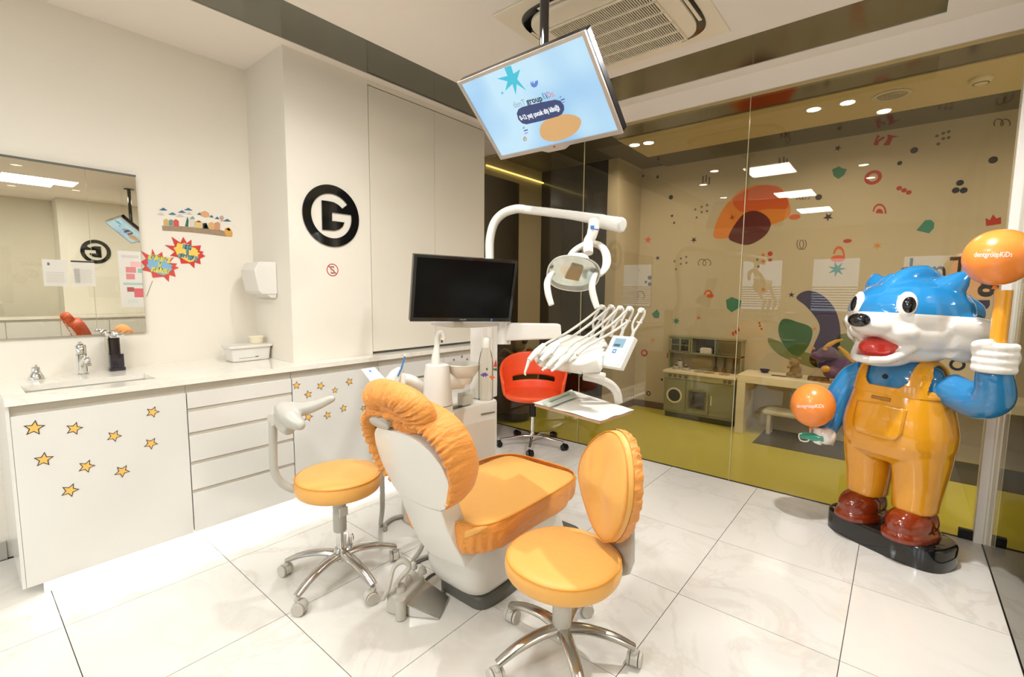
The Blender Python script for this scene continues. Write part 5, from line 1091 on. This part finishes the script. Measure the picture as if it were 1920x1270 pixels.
# ================================================================== CARTOON FOX STATUE
SCS=.955; SCZ=.998; MR=V((3.19,-.035,0)); ang=math.atan2(.475,-.88)
fdir=V((math.cos(ang),math.sin(ang),0)); sdir=V((-fdir.y,fdir.x,0))
def ML(px_,py_,d):
    r_=ray(px_,py_); k=((MR+fdir*d*SCS-EYE).dot(fdir))/(r_.dot(fdir)); p=EYE+r_*k-MR
    return V((d,p.dot(sdir)/SCS,p.z/SCZ))
GB=mat('gloss_blue','#2781bb',.12,coat=.8,var=.01); GW=mat('gloss_white','#eae6df',.12,coat=.8,var=.01); GYW=mat('gloss_yellow','#e39c1e',.14,coat=.8,var=.02)
GRB=mat('gloss_red_brown','#853010',.12,coat=.8,var=.08); GRD=mat('gloss_red','#d63a30',.15,coat=.7)
# two colour head paint: blue above the cheek line
hm=mat('head_paint','#2781bb',.12,coat=.8,var=.0); nt=hm.node_tree; b=nt.nodes['Principled BSDF']
tcn=nt.nodes.new('ShaderNodeTexCoord'); sp_=nt.nodes.new('ShaderNodeSeparateXYZ'); nt.links.new(tcn.outputs['Object'],sp_.inputs[0])
gt=nt.nodes.new('ShaderNodeMath'); gt.operation='GREATER_THAN'
c1=nt.nodes.new('ShaderNodeMath'); c1.operation='MULTIPLY_ADD'; c1.inputs[1].default_value=.06; c1.inputs[2].default_value=1.250; nt.links.new(sp_.outputs['X'],c1.inputs[0])
nt.links.new(sp_.outputs['Z'],gt.inputs[0]); nt.links.new(c1.outputs[0],gt.inputs[1])
mx=nt.nodes.new('ShaderNodeMix'); mx.data_type='RGBA'; mx.inputs[6].default_value=lin('#eae6df'); mx.inputs[7].default_value=lin('#2781bb'); nt.links.new(gt.outputs[0],mx.inputs[0]); nt.links.new(mx.outputs[2],b.inputs['Base Color'])
t=thing('fox_statue','glossy cartoon fox statue in yellow dungarees and brown shoes on a black plinth','statue')
MB().loft([[(x,y,z) for y,x in supel(.295*f,.160*f,3.2,48)] for f,z in ((1,.0008),(1,.10),(.985,.112),(.955,.118),(.93,.119))]).build('plinth',BLKG,t,bev=0)
for sy_ in (-1,1):
    y=sy_*.125
    MB().ell((.055,y,.185),(.135,.098,.085)).ell((-.02,y,.19),(.10,.09,.09)).loft([[(x+.03,y+q,z) for x,q in supel(.165,.10,2.4,32)] for z in (.120,.15)]).build('shoe',GRB,t,remesh=.010,sm=3)
    MB().loft([[(x+.032,y+q,z) for x,q in supel(.170,.104,2.4,32)] for z in (.1195,.128,.138)]).build('shoe_sole',GRB,t)
mb=MB()
R_=lambda a,b_,z,x0=0,y0=0,e=2.3: [(x0+x,y0+y,z) for x,y in supel(a,b_,e,36)]
mb.loft([R_(.13,.19,.485),R_(.185,.238,.53),R_(.205,.256,.59),R_(.208,.258,.65),R_(.202,.246,.72),R_(.186,.226,.80),R_(.168,.208,.872),R_(.152,.196,.885)])
for sy_ in (-1,1): mb.loft([R_(.108,.094,.245,.005,sy_*.120),R_(.112,.097,.30,.005,sy_*.120),R_(.122,.104,.38,.0,sy_*.122),R_(.138,.112,.46,.0,sy_*.125),R_(.16,.125,.55,0,sy_*.12)])
ov=mb.build('dungarees',GYW,t,remesh=.011,sm=6)
# bib and straps: a skin over the chest with a U neckline and arm holes
TB=[(.84,.166,.212),(.87,.164,.207),(.90,.160,.202),(.93,.152,.196),(.96,.143,.185),(.985,.131,.172),(1.005,.117,.152),(1.02,.106,.132)]
def tring(z):
    for q in range(len(TB)-1):
        if TB[q][0]<=z<=TB[q+1][0]:
            f=(z-TB[q][0])/(TB[q+1][0]-TB[q][0]); return TB[q][1]*(1-f)+TB[q+1][1]*f, TB[q][2]*(1-f)+TB[q+1][2]*f
    return TB[-1][1:]
mb=MB(); NR=36; NC=200; gr=[]
for q in range(NR+1):
    z=.84+.18*q/NR; a_,b_=tring(z); gr.append([mb.bm.verts.new(V((x,y,z))) for x,y in supel(a_,b_,2.3,NC)])
for q in range(NR):
    for k in range(NC):
        c=(gr[q][k].co+gr[q+1][(k+1)%NC].co)/2; y=abs(c.y)
        neck=c.z>.885 and y<.060+.040*min(1,((c.z-.885)/.035))**.5+.12*max(0,c.z-.93)
        arm=c.z>.86 and y>.172-.30*max(0,c.z-.95)
        if neck or arm: continue
        mb.face((gr[q][k],gr[q][(k+1)%NC],gr[q+1][(k+1)%NC],gr[q+1][k]))
for v in [v for v in mb.bm.verts if not v.link_faces]: mb.bm.verts.remove(v)
for _ in range(3): bmesh.ops.smooth_vert(mb.bm,verts=[v for v in mb.bm.verts if v.is_boundary],factor=.5,use_axis_x=True,use_axis_y=True,use_axis_z=True)
o=mb.build('bib_strap',GYW,ov); md=o.modifiers.new('s','SOLIDIFY'); md.thickness=.014; md.offset=.3
def front(y,z,e=0):
    # surface x of the overalls at (y,z)
    tab=[(.485,.13,.19),(.53,.185,.238),(.59,.205,.256),(.65,.208,.258),(.72,.202,.246),(.80,.186,.226),(.872,.165,.208),(.9,.15,.196)]
    for i in range(len(tab)-1):
        if tab[i][0]<=z<=tab[i+1][0]:
            f=(z-tab[i][0])/(tab[i+1][0]-tab[i][0]); a=tab[i][1]*(1-f)+tab[i+1][1]*f; b_=tab[i][2]*(1-f)+tab[i+1][2]*f
            return a*(max(0,1-(abs(y)/b_)**2.3))**(1/2.3)+e
    return .15+e
pz0,pz1=.625,.80
mb=MB(); G=14; rows=[]
for i in range(G+1):
    r_=[]; v=i/G
    for j in range(G+1):
        u=j/G*2-1; z=pz0+(pz1-pz0)*v; hw_=.122*(1-.22*max(0,1-v*3)**2); y=u*hw_+.004; r_.append(mb.bm.verts.new(V((front(y,z,.008),y,z-.010*abs(u)*v+.0))))
    rows.append(r_)
for i in range(G):
    for j in range(G): mb.face((rows[i][j],rows[i][j+1],rows[i+1][j+1],rows[i+1][j]))
o=mb.build('pocket',GYW,ov); so=o.modifiers.new('s','SOLIDIFY'); so.thickness=.014; so.offset=-1
MB().tube([(front(y,.822,.0),y,.822) for y in (-.04,-.01,.02,.05)],.010,8).build('coin_slot',mat('slot_amber','#a3701a',.3),ov)
mb=MB()
mb.loft([R_(.15,.195,.78),R_(.152,.197,.87),R_(.142,.188,.93),R_(.125,.165,.98),R_(.10,.12,1.02),R_(.085,.09,1.06)])
sh_l=V((-.01,.19,.905)); el=ML(1845,742,.06); wr=ML(1862,705,.10)
mb.tube([sh_l,V((.0,.27,.875)),V((.03,.345,.865)),V((.06,.405,.90)),V((.09,.415,.97)),V((.10,.410,1.03))],[.080,.084,.082,.078,.070,.060],18,smooth=5)
mb.tube([V((-.01,-.185,.915)),V((.0,-.245,.87)),V((.03,-.285,.78)),V((.07,-.305,.68)),V((.12,-.300,.60)),V((.145,-.295,.565))],[.078,.085,.082,.072,.060,.052],18,smooth=5)
bd=mb.build('shirt_body',GB,t,remesh=.010,sm=5)
MB().lathe([(.013,0),(.013,.004),(.0,.004)],(.143,-.005,.932),(1,0,.25),16).build('button',BLK,bd)
# hands
def fist(c,fx_,fy_,fz_,s,name='hand'):
    mb=MB(); c=V(c); M3=Matrix((fx_,fy_,fz_)).transposed()
    mb.ell(c,(.062*s,.072*s,.062*s),M3)
    for k in range(4):
        z=(.042-.028*k)*s; mb.tube([c+fx_*.03*s+fy_*.055*s+fz_*z,c+fx_*.062*s+fy_*.02*s+fz_*z,c+fx_*.060*s-fy_*.03*s+fz_*z,c+fx_*.030*s-fy_*.055*s+fz_*z],[.0175*s]*4,10,smooth=3).ell(c+fx_*.028*s-fy_*.056*s+fz_*z,.0175*s)
    mb.tube([c-fy_*.05*s+fx_*.0*s+fz_*.02*s,c-fy_*.058*s+fx_*.045*s+fz_*.045*s,c-fy_*.01*s+fx_*.068*s+fz_*.060*s],[.02*s,.020*s,.016*s],10,smooth=3)
    return mb.build(name,GW,t,remesh=.006,sm=2)
hR=ML(1868,670,.10); fist(hR,V((.93,.37,0)),V((-.37,.93,0)),V((0,0,1)),1.14)
hL=ML(1549,817,.16); fist(hL,V((.6,-.8,0)),V((.8,.6,0)),V((0,0,1)),.86)
MB().lathe([(.030,-.06),(.031,.262),(.0,.263)],hR+V((0,0,.03)),seg=20).build('yellow_pole',GYW,t)
# head
mb=MB()
mb.ell((0,0,1.262),(.285,.268,.182)).ell((-.01,0,1.17),(.27,.262,.145)).ell((.06,0,1.10),(.20,.17,.085))
mb.ell((.255,0,1.20),(.15,.100,.060)).ell((.34,0,1.205),(.075,.07,.045)).ell((.18,.07,1.17),(.12,.10,.06)).ell((.18,-.07,1.17),(.12,.10,.06))
mb.ell((.18,0,1.022),(.15,.100,.034)).ell((.0,0,1.06),(.20,.19,.06))
for sy_ in (-1,1): mb.tube([(.12,sy_*.135,1.150),(.19,sy_*.122,1.090),(.28,sy_*.088,1.042),(.335,sy_*.042,1.034),(.352,0,1.034)],[.030,.024,.021,.021,.021],12,smooth=4)
for sy_ in (-1,1):
    mb.tube([(.10,sy_*.22,1.215),(.0,sy_*.275,1.20),(-.10,sy_*.29,1.185),(-.19,sy_*.29,1.165)],[.04,.058,.055,.016],12,smooth=4)
    mb.tube([(.06,sy_*.22,1.145),(-.04,sy_*.265,1.125),(-.13,sy_*.28,1.10),(-.20,sy_*.28,1.08)],[.05,.055,.045,.012],12,smooth=4)
    mb.tube([(.02,sy_*.20,1.09),(-.06,sy_*.23,1.065),(-.14,sy_*.24,1.035)],[.045,.042,.012],12,smooth=4)
    mb.tube([(.0,sy_*.13,1.35),(-.02,sy_*.175,1.40),(-.04,sy_*.205,1.445),(-.045,sy_*.222,1.468)],[.10,.066,.034,.008],14,smooth=4)
    mb.tube([(-.20,sy_*.13,1.30),(-.27,sy_*.17,1.27),(-.30,sy_*.19,1.235)],[.07,.045,.010],12,smooth=3)
mb.tube([(.17,-.02,1.38),(.08,.01,1.43),(-.04,.03,1.447),(-.16,.06,1.40)],[.03,.055,.06,.04],14,smooth=4)
mb.tube([(.15,-.08,1.37),(.05,-.07,1.425),(-.05,-.03,1.44)],[.02,.04,.04],12,smooth=4)
mb.build('head',hm,t,remesh=.0105,sm=4)
MB().ell((.232,0,1.085),(.098,.084,.062)).ell((.17,0,1.10),(.11,.110,.055)).build('mouth',GRD,t,remesh=.008,sm=2)
MB().ell((.408,0,1.228),(.040,.052,.034)).build('nose',BLKG,t)
for sy_ in (-1,1):
    nrm=V((.86,sy_*.46,.18)).normalized(); q=V((0,0,1)); q=(q-nrm*q.dot(nrm)).normalized(); p_=q.cross(nrm); M3=Matrix((nrm,p_,q)).transposed()
    ec=V((.238,sy_*.116,1.308)); eo=MB().ell(ec,(.020,.043,.062),M3).build('eye',GW,t)
    MB().ell(ec+nrm*.010+p_*(-.007 if sy_<0 else .007)-q*.004,(.017,.029,.041),M3).build('pupil',BLKG,eo)
t.location=MR; t.rotation_euler=(0,0,ang); t.scale=(SCS,SCS,SCZ)
end()
BAL=mat('balloon_orange','#f58f3c',.28,coat=.3,var=.02)
def balloon(px_,py_,loc,r,lab,txt_px,knot=(0,0,-1),sq_=1.0):
    c=loc; t=thing('balloon',lab,'balloon',c-V((0,0,r)),'orange balloons')
    kd=V(knot).normalized()
    MB().ell(c,(r,r,r*sq_),seg=36,rg=24).build('balloon_skin',BAL,t)
    MB().lathe([(.006,-r*sq_*.995),(.010,-r*sq_-.012),(.012,-r*sq_-.016)],c,seg=10).build('knot',BAL,t)
    # lettering printed on the skin
    pa,pb,py2=txt_px; cu=bpy.data.curves.new('x','FONT'); cu.body='dentgroupKiDs'; cu.align_x='CENTER'; cu.align_y='CENTER'; cu.size=.03; cu.resolution_u=2; cu.offset=.0004
    ob=bpy.data.objects.new('x',cu); C.objects.link(ob); me=bpy.data.meshes.new_from_object(ob.evaluated_get(bpy.context.evaluated_depsgraph_get())); bpy.data.objects.remove(ob)
    wd=max(v.co.x for v in me.vertices)*2
    mid=EYE+ray((pa+pb)/2,py2)*((c-EYE).dot(fw)); toc=(EYE-c).normalized(); rx=RT; tw=(pb-pa)/F*(c-EYE).dot(fw)*.97
    for v in me.vertices:
        p=mid+rx*(v.co.x/wd*tw)+V((0,0,1))*(v.co.y)-c; p=p-toc*p.dot(toc); k=max(0,r*r-p.x**2-p.y**2-(p.z/sq_)**2); 
        p=p+toc*math.sqrt(k)*(1 if sq_==1 else 1); p=p.normalized()*(r*1.003 if sq_==1 else (1.003/math.sqrt((p.normalized().x**2+p.normalized().y**2)/r**2+(p.normalized().z/(r*sq_))**2)))
        v.co=c+p-ORG
    me.materials.clear(); me.materials.append(GW); o=bpy.data.objects.new('lettering',me); C.objects.link(o); o.parent=t
    end(); return t
def mw(v): return MR+(fdir*v.x+sdir*v.y)*SCS+V((0,0,v.z*SCZ))
bR=mw(ML(1872,483,.10)); balloon(1872,483,bR,.118,'big orange balloon with white lettering on top of the raised yellow pole',(1826,1898,478),sq_=1.02)
bL=mw(ML(1524,760,.25)); balloon(1524,760,bL,.1105,'smaller orange balloon held low in front of the statue, beside the blue arm',(1493,1545,762),sq_=1.12)
t=thing('balloon_clip','teal balloon holder bar with white loop in the lower hand of the statue','holder',mw(ML(1520,820,.2)))
MB().tube([mw(ML(1506,817,.20)),mw(ML(1525,820,.22)),mw(ML(1545,822,.20))],[.021,.023,.020],14,smooth=4).ell(mw(ML(1506,817,.20)),.021).build('bar',mat('gloss_teal','#2f9a80',.15,coat=.6),t)
MB().tube([mw(ML(1506,813,.21)),mw(ML(1498,815,.23)),mw(ML(1501,826,.24)),mw(ML(1514,828,.24)),mw(ML(1518,822,.23))],.004,8,smooth=3).build('loop',GW,t)
MB().tube([mw(ML(1519,815,.20)),mw(ML(1520,803,.18))],[.004,.007],8).build('stem',GW,t); end()
# ================================================================== NEIGHBOURING ROOM (seen in the wall mirror)
def mirp(px_,py_,Yv): p=onY(px_,py_,2*(WY-.0195)-Yv); return V((p.x,Yv,p.z))
struct(bx('wall_side_column',(1.25,-4.09,0),(2.9,-3.62,ZC-.001),WALL))
g=mirp(180,472,-3.6)
t=thing('round_logo','round black logo on the far wall of the next room, seen reversed in the mirror','sign',(g.x,-3.6,g.z-.25))
s_g=1.0
MB().ringpoly([V((g.x-RO*s_g*x,-3.618,g.z+RO*s_g*y)) for x,y in CI],[V((g.x-RI*s_g*x,-3.618,g.z+RI*s_g*y)) for x,y in CI],(0,.01,0)).build('ring',BLKG,t,smooth=False)
MB().prism([V((g.x-(logo_pt(x,y).x-cx)*s_g,-3.618,g.z+(logo_pt(x,y).z-cz)*s_g)) for x,y in pl],(0,.0101,0)).build('letter_bar',BLKG,t,smooth=False); end()
t=thing('base_cabinet','white cabinet row on the far wall of the next room, seen in the mirror','cabinet',(1,-3.9,0))
bx('cabinet_body',(-.6,-3.55,.10),(2.9,-3.30,.86),CABW,t); bx('worktop_slab',(-.62,-3.6,.865),(2.92,-3.27,.90),STONE,t)
for k in range(6): bx('door',(-.59+.58*k,-3.299,.11),(-.02+.58*k,-3.285,.83),CABW,t,bev=.002)
bx('plinth',(-.6,-3.5,0),(2.9,-3.34,.0995),RECESS,t); end()
def sheet(nm,lab,cat,p0,p1,Yv,m,extra=None):
    t=thing(nm,lab,cat,((p0.x+p1.x)/2,Yv,p1.z)); MB().box((p0.x,Yv-.0006,p1.z),(p1.x,Yv+.0006,p0.z)).build('sheet',m,t,smooth=False)
    if extra:
        for (u0,v0,u1,v1,h) in extra: MB().box((p0.x+(p1.x-p0.x)*u0,Yv+.0008,p1.z+(p0.z-p1.z)*v0),(p0.x+(p1.x-p0.x)*u1,Yv+.0014,p1.z+(p0.z-p1.z)*v1)).build('print',SMc(h),t,smooth=False)
    end()
Yg=GY+.0068
ln=[(.12,.15+.06*k,.85,.165+.06*k,'#b9b5ac') for k in range(10)]
sheet('notice_sheet','white notice sheet taped to the side glass, left one seen in the mirror','notice',mirp(78,486,Yg),mirp(129,537,Yg),Yg,PURE,[(.2,.78,.3,.88,'#6a6f80')]+ln[:7])
sheet('notice_sheet','white notice sheet with a black heading, right one seen in the mirror','notice',mirp(132,488,Yg),mirp(180,537,Yg),Yg,PURE,[(.0,.93,1,.99,'#3a3832')]+[(.1,.12,.35,.7,'#d0cdc6')]+ln[:9])
pc=[(.1,.88,.6,.93,'#cfc9c4'),(.35,.72,.7,.82,'#e8b9b9'),(.2,.62,.5,.72,'#d88a8a'),(.55,.62,.75,.70,'#8cc0b6'),(.2,.50,.45,.60,'#d98a90'),(.1,.40,.9,.44,'#a9c9c0'),(.2,.28,.4,.36,'#a85a5a'),(.4,.18,.8,.34,'#d86a72'),(.8,.12,.98,.24,'#7cc0bc'),(.2,.08,.5,.14,'#cfd8d4')]
p0=mirp(220,470,Yg); p1=mirp(268,576,Yg); p1=V((p1.x+.12,p1.y,p1.z))
sheet('poster','white poster with pink and green pictures on the side glass, seen in the mirror','poster',p0,p1,Yg,PURE,pc)
# dental chair and television of the next room
def copytree(nm,loc,lab,rot=0,m=None,frm=None):
    r=[o for o in C.objects if o.name==nm][0]; r2=r.copy(); C.objects.link(r2); r2.location=loc; r2.rotation_euler=(0,0,rot); r2['label']=lab
    def cp(o,p):
        c=o.copy(); C.objects.link(c); c.parent=p
        if m and o.type=='MESH' and o.data.materials and o.data.materials[0] in frm:
            c.material_slots[0].link='OBJECT'; c.material_slots[0].material=m
        for g in o.children: cp(g,c)
    for ch in r.children: cp(ch,r2)
    return r2
p=mirp(128,594,-1.75); off=p-HC
copytree('dental_chair',V((1.5,YC,0))+V((off.x,off.y,0)),'red covered dental chair in the next room, seen only in the wall mirror',0,mat('red_orange_cover','#e2562a',.5,bump=.3,bscale=20),(ORNG,ORNGW))
p=mirp(241,350,-1.9); copytree('television',V((p.x,p.y,ZC)),'hanging television of the next room, seen small in the wall mirror')
